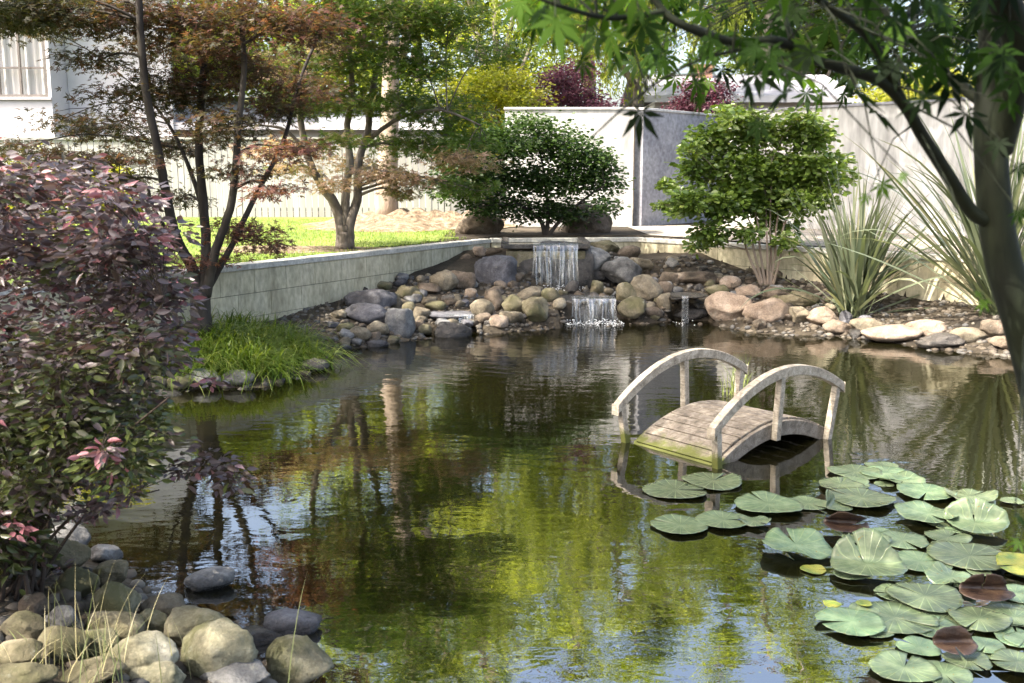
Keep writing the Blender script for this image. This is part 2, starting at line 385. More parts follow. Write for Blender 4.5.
for (a, b_, c, d_) in ((wx0, wx1, wz0, wz0+t_), (wx0, wx1, wz1-t_, wz1), (wx0, wx0+t_, wz0+t_, wz1-t_), (wx1-t_, wx1, wz0+t_, wz1-t_),
                       ((wx0+wx1)/2-.03, (wx0+wx1)/2+.03, wz0+t_, wz1-t_), (wx1-.75, wx1-.7, wz0+t_, wz1-t_)):
    win.box(((a+b_)/2, HY+.06, (c+d_)/2), (b_-a, .08, d_-c))
win.box(((wx0+wx1)/2, HY+.06, wz0+.75), (wx1-wx0-.15, .06, .05))
wo = win.build('window', M['frame'], house)
cu = MB(); n = 60
vs = []; 
for i in range(n+1):
    xx = wx0+.05+(wx1-wx0-.1)*i/n; yy = HY+.24+.05*math.sin(i*1.3)+.02*math.sin(i*.4)
    vs += [(xx, yy, wz0+.02), (xx, yy, wz1)]
cu.add(vs, [(2*i, 2*i+2, 2*i+3, 2*i+1) for i in range(n)]); co = cu.build('curtain', M['curtain'], wo, smooth=True)
sl = MB(); sl.box(((wx0+wx1)/2, HY-.04, wz0-.04), (wx1-wx0+.2, .12, .06)); sl.build('sill', M['siding'], wo)
ev = MB(); ev.box(((hx0+hx2)/2, HY+1, 8.6), (hx2-hx0+1, 4, .2)); ev.build('roof', M['roof'], house)

# garage / annex with grey roof
def gable(name, label, u0, u1, v_eave, Yf, depth, z0, rise, wallm, roofm, over=.4):
    a = PY(u0, v_eave, Yf); b_ = PY(u1, v_eave, Yf); x0, x1, ze = a[0], b_[0], a[2]
    root = empty(name, ((x0+x1)/2, Yf, z0), label, 'house')
    mb = MB(); mb.box(((x0+x1)/2, Yf+depth/2, (z0+ze)/2), (x1-x0, depth, ze-z0)); mb.build('wall', wallm, root)
    rb = MB(); y0 = Yf-over; ym = Yf+depth/2; y1 = Yf+depth+over; xa, xb = x0-over, x1+over
    rb.add([(xa,y0,ze),(xb,y0,ze),(xb,ym,ze+rise),(xa,ym,ze+rise),(xa,y1,ze),(xb,y1,ze),
            (xa,y0,ze+.12),(xb,y0,ze+.12),(xb,ym,ze+rise+.14),(xa,ym,ze+rise+.14),(xa,y1,ze+.12),(xb,y1,ze+.12)],
           [(0,1,2,3),(3,2,5,4),(6,9,8,7),(9,10,11,8),(0,6,7,1),(1,7,8,2),(2,8,11,5),(5,11,10,4),(4,10,9,3),(3,9,6,0)])
    ro = rb.build('roof', roofm, root)
    fb = MB(); fb.box(((xa+xb)/2, y0-.02, ze+.03), (xb-xa, .03, .2)); fb.build('fascia', M['siding'], root)
    return root, ro, (x0, x1, ze)
annex, _, (ax0, ax1, aze) = gable('garage', 'low white garage with blue grey roof behind the left maple', 150, 430, 128, 28.5, 5, .9, .9, M['siding'], M['roof'])
hr, hro, (qx0, qx1, qz) = gable('house', 'pale roofed bungalow with brick chimney beyond the tall back wall', 655, 845, 101, 31, 7, .9, 1.0, M['siding'], M['roof2'])
ch = MB(); c = PY(708, 90, 33); ch.box((c[0], 34, c[2]+.05), (.55, .5, 1.5)); ch.box((c[0], 34, c[2]+.83), (.66, .6, .12)); ch.build('chimney', M['brick'], hro)

# ------------------------------------------------------------------ lawn and mulch
mbv = []; 
Lx = np.linspace(-13, 3.2, 60); Ly = np.linspace(5, 24, 60); V = []; ok = {}
def in_lawn(x, y):
    sl = (x-WL0[0])*WLn[0]+(y-WL0[1])*WLn[1]
    return sl > .22 and not (y > 17.0 and x > -1.0) and not (y > 20 and x > -1.2)
fs = []; vi = {}
for j in range(59):
    for i in range(59):
        cx, cy = (Lx[i]+Lx[i+1])/2, (Ly[j]+Ly[j+1])/2
        if in_lawn(cx-.0, cy) and in_lawn(cx+.15, cy-.15):
            q = []
            for (a, b_) in ((i,j),(i+1,j),(i+1,j+1),(i,j+1)):
                if (a, b_) not in vi:
                    vi[(a, b_)] = len(V); V.append((Lx[a], Ly[b_], float(plateau(Ly[b_]))+.012))
                q.append(vi[(a, b_)])
            fs.append(q)
lm = MB(); lm.add(V, fs); tag(lm.build('lawn', M['lawn']), kind='structure')

def mound(name, label, cx, cy, rx, ry, hgt, mat, n=40):
    vs = []; 
    for j in range(n+1):
        r_ = j/n
        for i in range(n):
            t = 2*math.pi*i/n; rr = r_*(1+.12*math.sin(3*t+1)+.08*math.sin(7*t))
            x = cx+rx*rr*math.cos(t); y = cy+ry*rr*math.sin(t)
            z = float(plateau(y))+.016+hgt*max(0, 1-r_*r_)**1.5*(1+.3*math.sin(x*9)*math.sin(y*8))
            vs.append((x, y, z))
    fs = [(j*n+i, j*n+(i+1) % n, (j+1)*n+(i+1) % n, (j+1)*n+i) for j in range(n) for i in range(n)]
    mb = MB(); mb.add(vs, fs); o = mb.build(name, mat, smooth=True); tag(o, kind='structure'); return o
mound('mulch_bed', '', -2.1, 20.6, 2.3, 1.9, .28, M['mulch'])
mound('bare_soil_patch', '', PZ(318, 244, .98)[0]-.2, 14.7, 1.3, .7, .03, M['mulch'])

# grass blades
def blades(name, mat, base, hgt, wid, lean, rnd, parent=None, segs=3, az=None, loc=None, droop=1.0):
    n = len(base); az = rng.uniform(0, 2*np.pi, n) if az is None else az
    d = np.stack([np.cos(az), np.sin(az), np.zeros(n)], -1); s = np.stack([-np.sin(az), np.cos(az), np.zeros(n)], -1)
    Vs = []
    for k in range(segs+1):
        t = k/segs
        p = base+d*(lean*t**1.6)[:, None]; p = p.copy(); p[:, 2] += hgt*(t-droop*.35*t**3*(lean/np.maximum(hgt, .01)).clip(0, 2.4))
        w = (wid*(1-t**2)*.5+wid*.02)[:, None]
        Vs.append(p-s*w); Vs.append(p+s*w)
    V = np.stack(Vs, 1); k2 = 2*(segs+1)
    f = np.array([[2*k, 2*k+1, 2*k+3, 2*k+2] for k in range(segs)])
    F = (np.arange(n)[:, None, None]*k2+f[None]).reshape(-1, 4)
    me = arr_mesh(name, V.reshape(-1, 3), F, np.repeat(rnd, segs))
    return link_mesh(name, me, mat, parent, smooth=False, loc=loc)
M['grass'] = leafmat('grass_blade', [(.08,.16,.02), (.16,.26,.04), (.3,.36,.08), (.45,.42,.2)], .4, .5, tint=(1.3,1.3,.6))
pts = []
while len(pts) < 26000:
    x = rng.uniform(-9, 0, 4000); y = 12+rng.uniform(0, 1, 4000)**1.3*11
    for a, b_ in zip(x, y):
        if in_lawn(a, b_) and ((a+2.1)/2.3)**2+((b_-20.6)/1.9)**2 > .9: pts.append((a, b_, float(plateau(b_))))
pts = np.array(pts[:26000]); n = len(pts)
tag(blades('lawn_grass', M['grass'], pts, rng.uniform(.03, .075, n), np.full(n, .009), rng.uniform(.01, .05, n), rng.uniform(0, .8, n), segs=2), kind='stuff')

# pale gravel strip between the low and the tall wall on the right
gq = MB(); p0 = WR0+WRn*.24; p1 = WR0+WRd*9.5+WRn*.24; zz_ = lambda y: float(plateau(y))+.014
gq.add([(p0[0], p0[1], zz_(p0[1])), (p1[0], p1[1], zz_(p1[1])), (pC1[0], 15.7, zz_(15.7)), (pC0[0], 20.9, zz_(20.9)), (2.3, 20.3, zz_(20.3))], [(0, 1, 2, 3, 4)])
M['gravel'] = surf('gravel', [(.16,.14,.11), (.3,.27,.23), (.4,.37,.33)], 7, .95, 40, .8, .02, fine=45)
tag(gq.build('gravel_strip', M['gravel']), kind='structure')

# ------------------------------------------------------------------ rocks
ICO = {}
def ico(sub):
    if sub not in ICO:
        import bmesh
        bm = bmesh.new(); bmesh.ops.create_icosphere(bm, subdivisions=sub, radius=1)
        V = np.array([v.co[:] for v in bm.verts]); F = np.array([[v.index for v in f.verts] for f in bm.faces]); bm.free(); ICO[sub] = (V, F)
    return ICO[sub]
rock_i = 0
def rock_mesh(c, r, yaw, seed, flat=.5, box=0.0, sub=4, rough=.075):
    V, F = ico(sub); V = V.copy(); rs = np.random.default_rng(seed)
    if box: V = np.sign(V)*np.abs(V)**(1-box*.55); 
    for k in range(int(6+10*flat)):
        nrm = rs.normal(size=3); nrm /= np.linalg.norm(nrm); dd = rs.uniform(.6, .93)
        s = V@nrm; ex = np.clip(s-dd, 0, None); V -= ex[:, None]*nrm*.85
    out_ = np.empty_like(V); o = Vector(rs.uniform(-50, 50, 3))
    for i, v in enumerate(V):
        p = Vector(v); k = 1+.16*noise.noise(p*1.3+o)+rough*noise.noise(p*4+o)+rough*.4*noise.noise(p*11+o); out_[i] = v*k
    V = out_*np.array(r)
    cy_, sy_ = math.cos(yaw), math.sin(yaw); V = V@np.array([[cy_, sy_, 0], [-sy_, cy_, 0], [0, 0, 1]])
    return V+np.array(c), F
def rock(u, v, w, h, mat, label, box=0, flat=.5, dz=0, yaw=None, name='rock', group=None, Yfix=None, tilt=0, cat='rock', dep=.8):
    global rock_i; rock_i += 1
    foot = hit(u, v+h*.38) if Yfix is None else PY(u, v+h*.38, Yfix)
    Yc = foot[1]; sc = Yc/FPX
    c = PY(u, v, Yc); rx, rz = w/2*sc*1.12, h/2*sc*1.18
    ry = (rx*.75+rz*.35)*dep; c[1] += ry*.35; c[2] += dz
    yaw = random.uniform(-.3, .3) if yaw is None else yaw
    V, F = rock_mesh((0,0,0), (rx, ry, rz), yaw, 100+rock_i, flat, box, 4 if w > 26 else 3)
    if tilt:
        ct, st = math.cos(tilt), math.sin(tilt); V = V@np.array([[ct, 0, -st], [0, 1, 0], [st, 0, ct]])
    me = arr_mesh(name, V, F); o = link_mesh(name, me, M[mat], smooth=True); o.location = tuple(float(q) for q in c)
    tag(o, label, cat, group); return o
FL = 'rocks piled round the waterfalls'; RB = 'rocks along the right bank'; NB = 'boulders on the near left bank'; LB = 'rocks below the grass clump'
def z6(x, y, w, h): return 320+x/4.267, 200+y/4.267, w/4.267, h/4.267
def z7(x, y, w, h): return 500+x/4.267, 210+y/4.267, w/4.267, h/4.267
def z8(x, y, w, h): return 700+x/3.16, 190+y/3.16, w/3.16, h/3.16
def zb(x, y, w, h): return x/2.926, 500+y/2.926, w/2.926, h/2.926
def z4(x, y, w, h): return 150+x/3.41, 300+y/3.41, w/3.41, h/3.41
RK = [
 (z6, (200,430,210,90), 'r_slate', 'dark flat slate slab lying against the foot of the long block wall', FL, dict(box=.4)),
 (z6, (205,490,200,80), 'r_slate', 'slanting slate slab between grass clump and grey square stone', FL, dict(box=.3)),
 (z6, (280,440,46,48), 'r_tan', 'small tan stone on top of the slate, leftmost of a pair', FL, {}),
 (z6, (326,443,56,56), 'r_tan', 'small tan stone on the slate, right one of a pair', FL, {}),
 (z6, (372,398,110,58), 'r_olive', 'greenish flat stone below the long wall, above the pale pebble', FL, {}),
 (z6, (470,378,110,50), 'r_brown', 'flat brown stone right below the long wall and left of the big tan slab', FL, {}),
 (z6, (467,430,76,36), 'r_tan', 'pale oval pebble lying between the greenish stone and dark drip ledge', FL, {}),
 (z6, (500,455,96,46), 'r_olive', 'olive stone directly above the dark drip ledge', FL, {}),
 (z6, (378,465,56,60), 'r_olive', 'upright olive stone behind the grey square stone', FL, {}),
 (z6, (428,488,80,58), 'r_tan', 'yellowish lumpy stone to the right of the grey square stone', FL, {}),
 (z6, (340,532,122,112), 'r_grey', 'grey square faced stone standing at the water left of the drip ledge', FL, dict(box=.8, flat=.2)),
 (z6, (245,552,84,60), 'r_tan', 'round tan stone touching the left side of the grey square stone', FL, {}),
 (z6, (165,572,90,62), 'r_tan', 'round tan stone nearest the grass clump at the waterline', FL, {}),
 (z6, (150,606,56,34), 'r_grey', 'small pale stone under the round tan one near the grass', FL, {}),
 (z6, (240,622,110,36), 'r_slate', 'low dark flat stone half in the water below the round tan stones', FL, {}),
 (z6, (105,632,50,36), 'r_slate', 'small dark stone at the waterline by the grass tips', FL, {}),
 (z6, (427,540,50,56), 'r_brown', 'narrow pinkish brown stone left of the drip ledge', FL, {}),
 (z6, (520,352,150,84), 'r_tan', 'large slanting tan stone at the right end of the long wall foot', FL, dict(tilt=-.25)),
 (z6, (600,345,120,90), 'r_brown', 'large brown stone left of the square grey standing block', FL, {}),
 (z6, (560,420,90,40), 'r_wet', 'dark wet stone in the gap above the drip ledge', FL, {}),
 (z6, (555,555,190,90), 'r_wet', 'black wet stones under the drip ledge', FL, dict(dz=-.03)),
 (z6, (735,325,186,140), 'r_slate', 'big square grey standing block left of the upper waterfall', FL, dict(box=.85, flat=.1, Yfix=14.9)),
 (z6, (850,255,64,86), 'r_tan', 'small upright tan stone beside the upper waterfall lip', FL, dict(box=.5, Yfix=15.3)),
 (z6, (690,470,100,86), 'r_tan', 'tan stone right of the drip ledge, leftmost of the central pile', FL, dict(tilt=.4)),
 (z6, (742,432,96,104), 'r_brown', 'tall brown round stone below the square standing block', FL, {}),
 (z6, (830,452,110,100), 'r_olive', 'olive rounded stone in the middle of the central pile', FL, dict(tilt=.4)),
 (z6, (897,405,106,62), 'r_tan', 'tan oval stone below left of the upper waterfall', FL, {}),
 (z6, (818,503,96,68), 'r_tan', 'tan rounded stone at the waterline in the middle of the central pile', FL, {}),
 (z6, (765,523,76,60), 'r_pink', 'pale stone at the waterline left of the middle of the pile', FL, {}),
 (z6, (925,478,112,110), 'r_olive', 'large olive stone left of the lower waterfall shelf', FL, {}),
 (z6, (700,505,80,50), 'r_brown', 'brown stone at the waterline just right of the drip ledge', FL, {}),
 (z6, (985,412,86,60), 'r_olive', 'mossy stone at the foot of the upper waterfall, left side', FL, {}),
 (z6, (640,400,60,50), 'r_pink', 'pale rough stone tucked under the standing block corner', FL, {}),
 (z6, (680,222,70,46), 'r_pink', 'pale sunlit stone beside the wall end above the standing block', FL, dict(Yfix=16)),
 (z6, (740,232,70,50), 'r_brown', 'brown rubble stone between wall end and upright tan stone', FL, dict(Yfix=16)),
 (z6, (620,270,80,70), 'r_brown', 'dark brown stone below the far end of the long wall', FL, dict(Yfix=16)),
 (z7, (445,162,130,62), 'r_olive', 'mossy brown stone on top right of the waterfall basin', FL, dict(Yfix=16.3)),
 (z7, (545,190,110,70), 'r_brown', 'brown slanting stone behind the orange tan one', FL, dict(Yfix=16.2)),
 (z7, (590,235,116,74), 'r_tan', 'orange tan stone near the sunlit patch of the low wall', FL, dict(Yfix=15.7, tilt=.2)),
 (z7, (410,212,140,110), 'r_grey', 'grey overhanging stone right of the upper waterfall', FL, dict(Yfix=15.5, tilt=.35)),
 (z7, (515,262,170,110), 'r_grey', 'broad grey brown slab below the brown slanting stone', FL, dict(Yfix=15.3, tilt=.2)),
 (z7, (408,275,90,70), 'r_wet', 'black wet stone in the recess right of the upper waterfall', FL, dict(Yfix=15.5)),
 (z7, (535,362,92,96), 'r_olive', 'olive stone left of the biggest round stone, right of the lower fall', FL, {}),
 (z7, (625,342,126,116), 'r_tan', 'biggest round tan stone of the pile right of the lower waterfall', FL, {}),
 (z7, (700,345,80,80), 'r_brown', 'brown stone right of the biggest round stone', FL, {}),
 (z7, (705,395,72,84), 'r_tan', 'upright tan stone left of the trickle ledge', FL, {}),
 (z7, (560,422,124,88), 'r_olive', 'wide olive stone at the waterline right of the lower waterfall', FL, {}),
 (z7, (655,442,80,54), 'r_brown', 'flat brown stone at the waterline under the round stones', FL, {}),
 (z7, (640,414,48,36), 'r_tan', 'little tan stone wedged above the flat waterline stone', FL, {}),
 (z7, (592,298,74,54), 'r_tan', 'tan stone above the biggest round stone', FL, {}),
 (z7, (415,335,66,60), 'r_olive', 'small mossy stone on the shelf right of the upper waterfall foot', FL, dict(Yfix=14.4)),
 (z7, (462,348,46,34), 'r_tan', 'tiny tan stone beside the mossy one on the shelf', FL, dict(Yfix=14.3)),
 (z7, (310,330,60,50), 'r_wet', 'dark wet knob of stone at the foot of the upper waterfall', FL, dict(Yfix=14.6)),
 (z7, (840,295,200,50), 'r_brown', 'broad dark flat stone above the trickle ledge', FL, {}),
 (z7, (755,348,50,34), 'r_grey', 'small whitish stone at the left corner of the trickle ledge', FL, {}),
 (z7, (820,440,150,70), 'r_wet', 'black wet stones behind the thin trickle', FL, dict(dz=-.02)),
 (z7, (720,300,90,60), 'r_brown', 'brown stone against the low wall above the trickle ledge', FL, {}),
 (z7, (920,352,90,48), 'r_olive', 'olive stone right above the trickle ledge end', RB, {}),
 (z7, (985,312,90,54), 'r_pink', 'pink stone against the low wall right of the trickle ledge', RB, {}),
 (z8, (98,368,140,92), 'r_pink', 'large sunlit pinkish boulder at the water just right of the trickle', RB, dict(box=.3)),
 (z8, (62,320,66,38), 'r_olive', 'small olive stone on top left of the pinkish boulder', RB, {}),
 (z8, (150,325,90,44), 'r_pink', 'flat sunlit stone at the foot of the glossy shrub', RB, {}),
 (z8, (212,384,130,76), 'r_pink', 'low sunlit boulder second from the left on the right bank', RB, {}),
 (z8, (245,330,90,44), 'r_brown', 'brown stone in shade behind the low sunlit boulders', RB, {}),
 (z8, (315,348,120,48), 'r_olive', 'shaded olive boulder left of the spiky plant base', RB, {}),
 (z8, (325,398,90,54), 'r_tan', 'tan wedge stone at the waterline left of the spiky plant', RB, dict(tilt=.3)),
 (z8, (390,405,96,64), 'r_pink', 'pale angular stone under the left side of the spiky plant', RB, {}),
 (z8, (440,436,90,44), 'r_pink', 'flat pale stone at the waterline in front of the spiky plant', RB, {}),
 (z8, (463,408,40,46), 'r_slate', 'small dark blue stone at the base of the spiky plant', RB, {}),
 (z8, (530,430,100,54), 'r_tan', 'tan stone right in front of the spiky plant base', RB, {}),
 (z8, (620,455,190,60), 'r_pink', 'long flat sunlit stone right of the spiky plant', RB, {}),
 (z8, (725,440,130,50), 'r_pink', 'flat pink stone behind the dark wet rock at right', RB, {}),
 (z8, (765,478,150,48), 'r_wet', 'dark wet rock at the waterline between the two spiky plants', RB, {}),
 (z8, (855,462,110,50), 'r_tan', 'tan stone right of the dark wet rock', RB, {}),
 (z8, (940,440,110,60), 'r_brown', 'brown stone at the foot of the far right spiky plant', RB, {}),
 (z8, (990,485,120,46), 'r_brown', 'flat brown rock at the right edge of the picture', RB, {}),
 (z4, (15,288,84,52), 'r_tan', 'tan stone under the purple bush left of the grass clump', LB, {}),
 (z4, (92,288,84,48), 'r_olive', 'flat olive stone second from the left below the grass clump', LB, {}),
 (z4, (185,275,130,60), 'r_grey', 'grey stone half hidden by drooping grass', LB, {}),
 (z4, (60,325,100,34), 'r_wet', 'dark wet stone at the waterline left of the grass', LB, {}),
 (z4, (300,270,110,50), 'r_grey', 'grey stone in the shade beneath the middle of the grass', LB, {}),
 (z4, (545,225,110,44), 'r_wet', 'wet dark stone under the right tips of the grass', LB, {}),
 (z4, (812,190,34,40), 'r_brown', 'tiny brown stone poking out of the water in front of the slate', LB, dict(Yfix=11.6)),
 (zb, (635,455,214,164), 'r_green', 'large rounded grey green boulder at the bottom between two others', NB, dict(flat=.3)),
 (zb, (858,490,214,140), 'r_green', 'large pale boulder furthest right on the near bank', NB, dict(flat=.4)),
 (zb, (548,392,220,120), 'r_green', 'mossy olive boulder behind the large grey green one', NB, dict(flat=.3)),
 (zb, (405,465,210,124), 'r_green', 'broad mossy boulder at the bottom behind the grass stalks', NB, dict(flat=.3)),
 (zb, (455,518,180,66), 'r_green', 'pale boulder cut by the bottom edge, left one', NB, dict(flat=.3)),
 (zb, (680,520,196,62), 'r_grey', 'pale boulder cut by the bottom edge, right one', NB, dict(flat=.3)),
 (zb, (480,320,150,70), 'r_tan', 'brown oval stone at the water above the mossy olive boulder', NB, {}),
 (zb, (338,305,130,100), 'r_green', 'yellowish block shaped stone behind the tall stalks', NB, dict(box=.4)),
 (zb, (436,365,92,70), 'r_green', 'small round green stone between the oval and the broad boulder', NB, {}),
 (zb, (335,375,170,74), 'r_olive', 'slanted olive stone under the yellowish block', NB, dict(tilt=.2)),
 (zb, (160,172,170,90), 'r_olive', 'long rounded olive stone under the purple bush', NB, {}),
 (zb, (95,312,90,66), 'r_brown', 'orange brown small stone at left under the bush', NB, {}),
 (zb, (610,243,140,66), 'r_grey', 'lone grey oval stone sticking out of the water', NB, dict(Yfix=4.52, tilt=-.12)),
 (zb, (850,372,170,74), 'r_slate', 'dark blue grey stone lying in the shallow water', NB, dict(Yfix=4.05)),
 (zb, (740,405,150,50), 'r_wet', 'dark brown wet stone between water stone and large boulder', NB, dict(Yfix=3.95)),
 (zb, (60,385,140,90), 'r_olive', 'shaded stone at the left edge below the orange brown one', NB, {}),
 (zb, (55,455,140,80), 'r_olive', 'mossy stone at the left edge near the bottom', NB, {}),
 (zb, (318,220,110,80), 'r_olive', 'round stone at the water between bush and yellowish block', NB, {}),
 (zb, (215,250,120,90), 'r_olive', 'dark mossy stone behind the yellowish block', NB, {}),
 (zb, (185,120,140,80), 'r_grey', 'grey stone deepest under the purple bush', NB, {}),
 (zb, (305,165,90,60), 'r_grey', 'small grey stone at the waterline beside the drooping bush twigs', NB, {}),
 (zb, (180,430,140,110), 'r_olive', 'mossy stone behind the dry grass at bottom left', NB, {}),
 (zb, (280,430,120,90), 'r_green', 'stone among the grass stalks left of the broad mossy boulder', NB, {}),
 (zb, (60,520,170,70), 'r_olive', 'olive stone in the bottom left corner of the picture', NB, {}),
 (zb, (270,515,170,66), 'r_olive', 'olive stone at the bottom edge behind the green grass tuft', NB, {}),
 (zb, (170,350,100,60), 'r_grey', 'grey stone between the orange brown stone and slanted olive one', NB, {}),
]
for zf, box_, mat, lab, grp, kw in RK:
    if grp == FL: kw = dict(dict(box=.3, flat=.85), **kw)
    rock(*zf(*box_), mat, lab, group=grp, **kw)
# two dark boulders on the wall corner
rock(475, 229, 48, 34, 'r_brown', 'dark rounded boulder on the plateau at the end of the long low wall', Yfix=18.3, name='boulder', cat='boulder', flat=.7)
rock(584, 227, 48, 38, 'r_brown', 'dark rounded boulder beside the white wall under the dark shrub', Yfix=18.6, name='boulder', cat='boulder', flat=.7)

# small filler stones, nothing tells them apart
k_ = 0
while k_ < 285:
    x = random.uniform(-2.2, 4.6); y = random.uniform(11.5, 16.8); d_ = float(pond_sd(x, y)); z_ = float(terrain(x, y))
    if d_ < .02 or d_ > 2.4 or z_ > .86: continue
    k_ += 1; r_ = random.uniform(.05, .135)
    V, F = rock_mesh((0,0,0), (r_, r_*.8, r_*.65), random.uniform(0, 3), 3000+k_, .9, .35, 3)
    o = link_mesh('stone', arr_mesh('stone', V, F), M[random.choice(['r_tan','r_olive','r_brown','r_wet','r_grey','r_slate'])]); o.location = (x, y, z_+r_*.25)
    tag(o, 'small rounded stone wedged among the larger rocks round the falls', 'rock', 'small filler stones round the falls')

# pebbles on the banks (uncountable)
def scatter_pebbles(n=11000):
    V0, F0 = ico(1); P = []
    while len(P) < n:
        x = rng.uniform(-6, 8, 5000); y = rng.uniform(2.2, 17.2, 5000); d = pond_sd(x, y); z = terrain(x, y)
        k = (d > -.3) & (d < 2.4) & (z < .88); P += list(zip(x[k], y[k], z[k]))
    P = np.array(P[:n]); s = rng.uniform(.014, .058, n)[:, None, None]*np.array([1, 1, .6])[None, None]*rng.uniform(.7, 1.3, (n, 1, 3))
    V = (V0[None]*(1+rng.uniform(-.15, .15, (n, len(V0), 1))))*s+P[:, None]
    F = (np.arange(n)[:, None, None]*len(V0)+F0[None]).reshape(-1, 3)
    me = arr_mesh('pebbles', V.reshape(-1, 3), F, np.repeat(rng.uniform(0, 1, n), len(F0)))
    m, nt, nd, lk = newmat('pebble'); a = nd.new('ShaderNodeAttribute'); a.attribute_name = 'rnd'
    r = ramp(nd, [(.03,.026,.02), (.07,.055,.04), (.11,.09,.065), (.07,.07,.07), (.16,.14,.11)]); lk.new(a.outputs['Fac'], r.inputs['Fac'])
    p = nd.new('ShaderNodeBsdfPrincipled'); p.inputs['Roughness'].default_value = .8; lk.new(r.outputs['Color'], p.inputs['Base Color']); out(nd, lk, p.outputs[0])
    tag(link_mesh('pebbles', me, m), kind='stuff')
scatter_pebbles()

# ------------------------------------------------------------------ waterfalls
M['ledge'] = M['r_wet']
def slab(name, label, u0, u1, v, Yc, depth, thick, mat, cat='ledge', group=None):
    a = PY(u0, v, Yc); b_ = PY(u1, v, Yc); cx = (a[0]+b_[0])/2; w_ = (b_[0]-a[0])/2
    V, F = rock_mesh((0,0,0), (w_, depth/2, thick/2), 0, int(u0*7), .3, .75, 4, .03)
    V[:, 2] = np.clip(V[:, 2], -thick/2, thick/2*.75)
    o = link_mesh(name, arr_mesh(name, V, F), mat); o.location = (cx, Yc+depth/2-.05, a[2]-thick/2); return tag(o, label, cat, group)
slab('stone_ledge', 'dark wet stone shelf that the lower waterfall pours over', 548, 618, 299, 13.75, 1.3, .1, M['r_wet'])
slab('stone_ledge', 'dark slate ledge with fine drips left of the central stone pile', 427, 476, 314, 12.95, .9, .1, M['r_slate'])
slab('stone_ledge', 'thin dark ledge with a thin trickle right of the stone pile', 672, 716, 296, 13.7, .7, .07, M['r_wet'])
# support masses behind falls
rock(583, 314, 56, 26, 'r_wet', 'black wet rock face behind the lower waterfall', Yfix=13.95, box=.5, group=FL)
rock(556, 272, 70, 56, 'r_wet', 'black wet rock face behind the upper waterfall', Yfix=15.35, box=.6, group=FL)
rock(522, 285, 24, 30, 'r_wet', 'black wet rock in the gap between standing block and upper waterfall', Yfix=15.2, box=.4, group=FL)
# basin
bz = PY(545, 247, 15.15)
root = empty('waterfall_basin', (bz[0]+.1, 15.9, .3), 'concrete basin whose dark front lip feeds the upper waterfall', 'basin')
bx0 = PY(506, 247, 15.2)[0]; bx1 = PY(586, 247, 15.2)[0]; zt = bz[2]; cx = (bx0+bx1)/2; cw = bx1-bx0
mb = MB(); mb.box((cx, 15.95, zt-.32), (cw, 1.4, .5)); mb.build('basin_body', M['r_olive'], root, bevel=.02)
mb = MB(); mb.box((cx, 15.28, zt+.0), (cw+.1, .14, .07)); mb.box((bx0-.02, 16, zt+.02), (.12, 1.28, .1)); mb.box((bx1+.02, 16, zt+.02), (.12, 1.28, .1))
mb.build('basin_rim', M['r_wet'], root, bevel=.015)
mb = MB(); mb.add([(bx0,15.34,zt-.03),(bx1,15.34,zt-.03),(bx1,16.6,zt-.03),(bx0,16.6,zt-.03)], [(0,1,2,3)]); mb.build('basin_water', M['water'], root)

m, nt, nd, lk = newmat('falling_water')
v1 = coords(nd, lk, (1, 1, .07), world=True); n1 = noise_node(nd, lk, 55, 5, v1, .65, .3); n0 = noise_node(nd, lk, 8, 3, coords(nd, lk, (1, 1, .35), world=True), .6)
avg = nd.new('ShaderNodeMath'); avg.operation = 'ADD'; lk.new(n1.outputs['Fac'], avg.inputs[0]); lk.new(n0.outputs['Fac'], avg.inputs[1]); r1 = ramp(nd, [(0,0,0), (.7,.7,.7)], [.42, .7]); hf = nd.new('ShaderNodeMath'); hf.operation = 'MULTIPLY'; hf.inputs[1].default_value = .5; lk.new(avg.outputs[0], hf.inputs[0]); lk.new(hf.outputs[0], r1.inputs['Fac'])
d1 = nd.new('ShaderNodeBsdfDiffuse'); d1.inputs['Color'].default_value = (.75,.78,.8,1)
tl = nd.new('ShaderNodeBsdfTranslucent'); tl.inputs['Color'].default_value = (.75,.78,.8,1)
g1 = nd.new('ShaderNodeBsdfGlossy'); g1.inputs['Roughness'].default_value = .08
a1 = nd.new('ShaderNodeMixShader'); a1.inputs['Fac'].default_value = .4; lk.new(d1.outputs[0], a1.inputs[1]); lk.new(tl.outputs[0], a1.inputs[2])
a2 = nd.new('ShaderNodeMixShader'); a2.inputs['Fac'].default_value = .3; lk.new(a1.outputs[0], a2.inputs[1]); lk.new(g1.outputs[0], a2.inputs[2])
t1 = nd.new('ShaderNodeBsdfTransparent'); t1.inputs['Color'].default_value = (.9,.93,.95,1)
t2 = nd.new('ShaderNodeMixShader'); t2.inputs['Fac'].default_value = .12; lk.new(t1.outputs[0], t2.inputs[1]); lk.new(g1.outputs[0], t2.inputs[2])
a3 = nd.new('ShaderNodeMixShader'); lk.new(r1.outputs['Color'], a3.inputs['Fac']); lk.new(t2.outputs[0], a3.inputs[1]); lk.new(a2.outputs[0], a3.inputs[2])
out(nd, lk, a3.outputs[0]); M['fall'] = m
m, nt, nd, lk = newmat('foam'); p = nd.new('ShaderNodeBsdfPrincipled'); p.inputs['Base Color'].default_value = (.8,.82,.83,1); p.inputs['Roughness'].default_value = .4; out(nd, lk, p.outputs[0]); M['foam'] = m
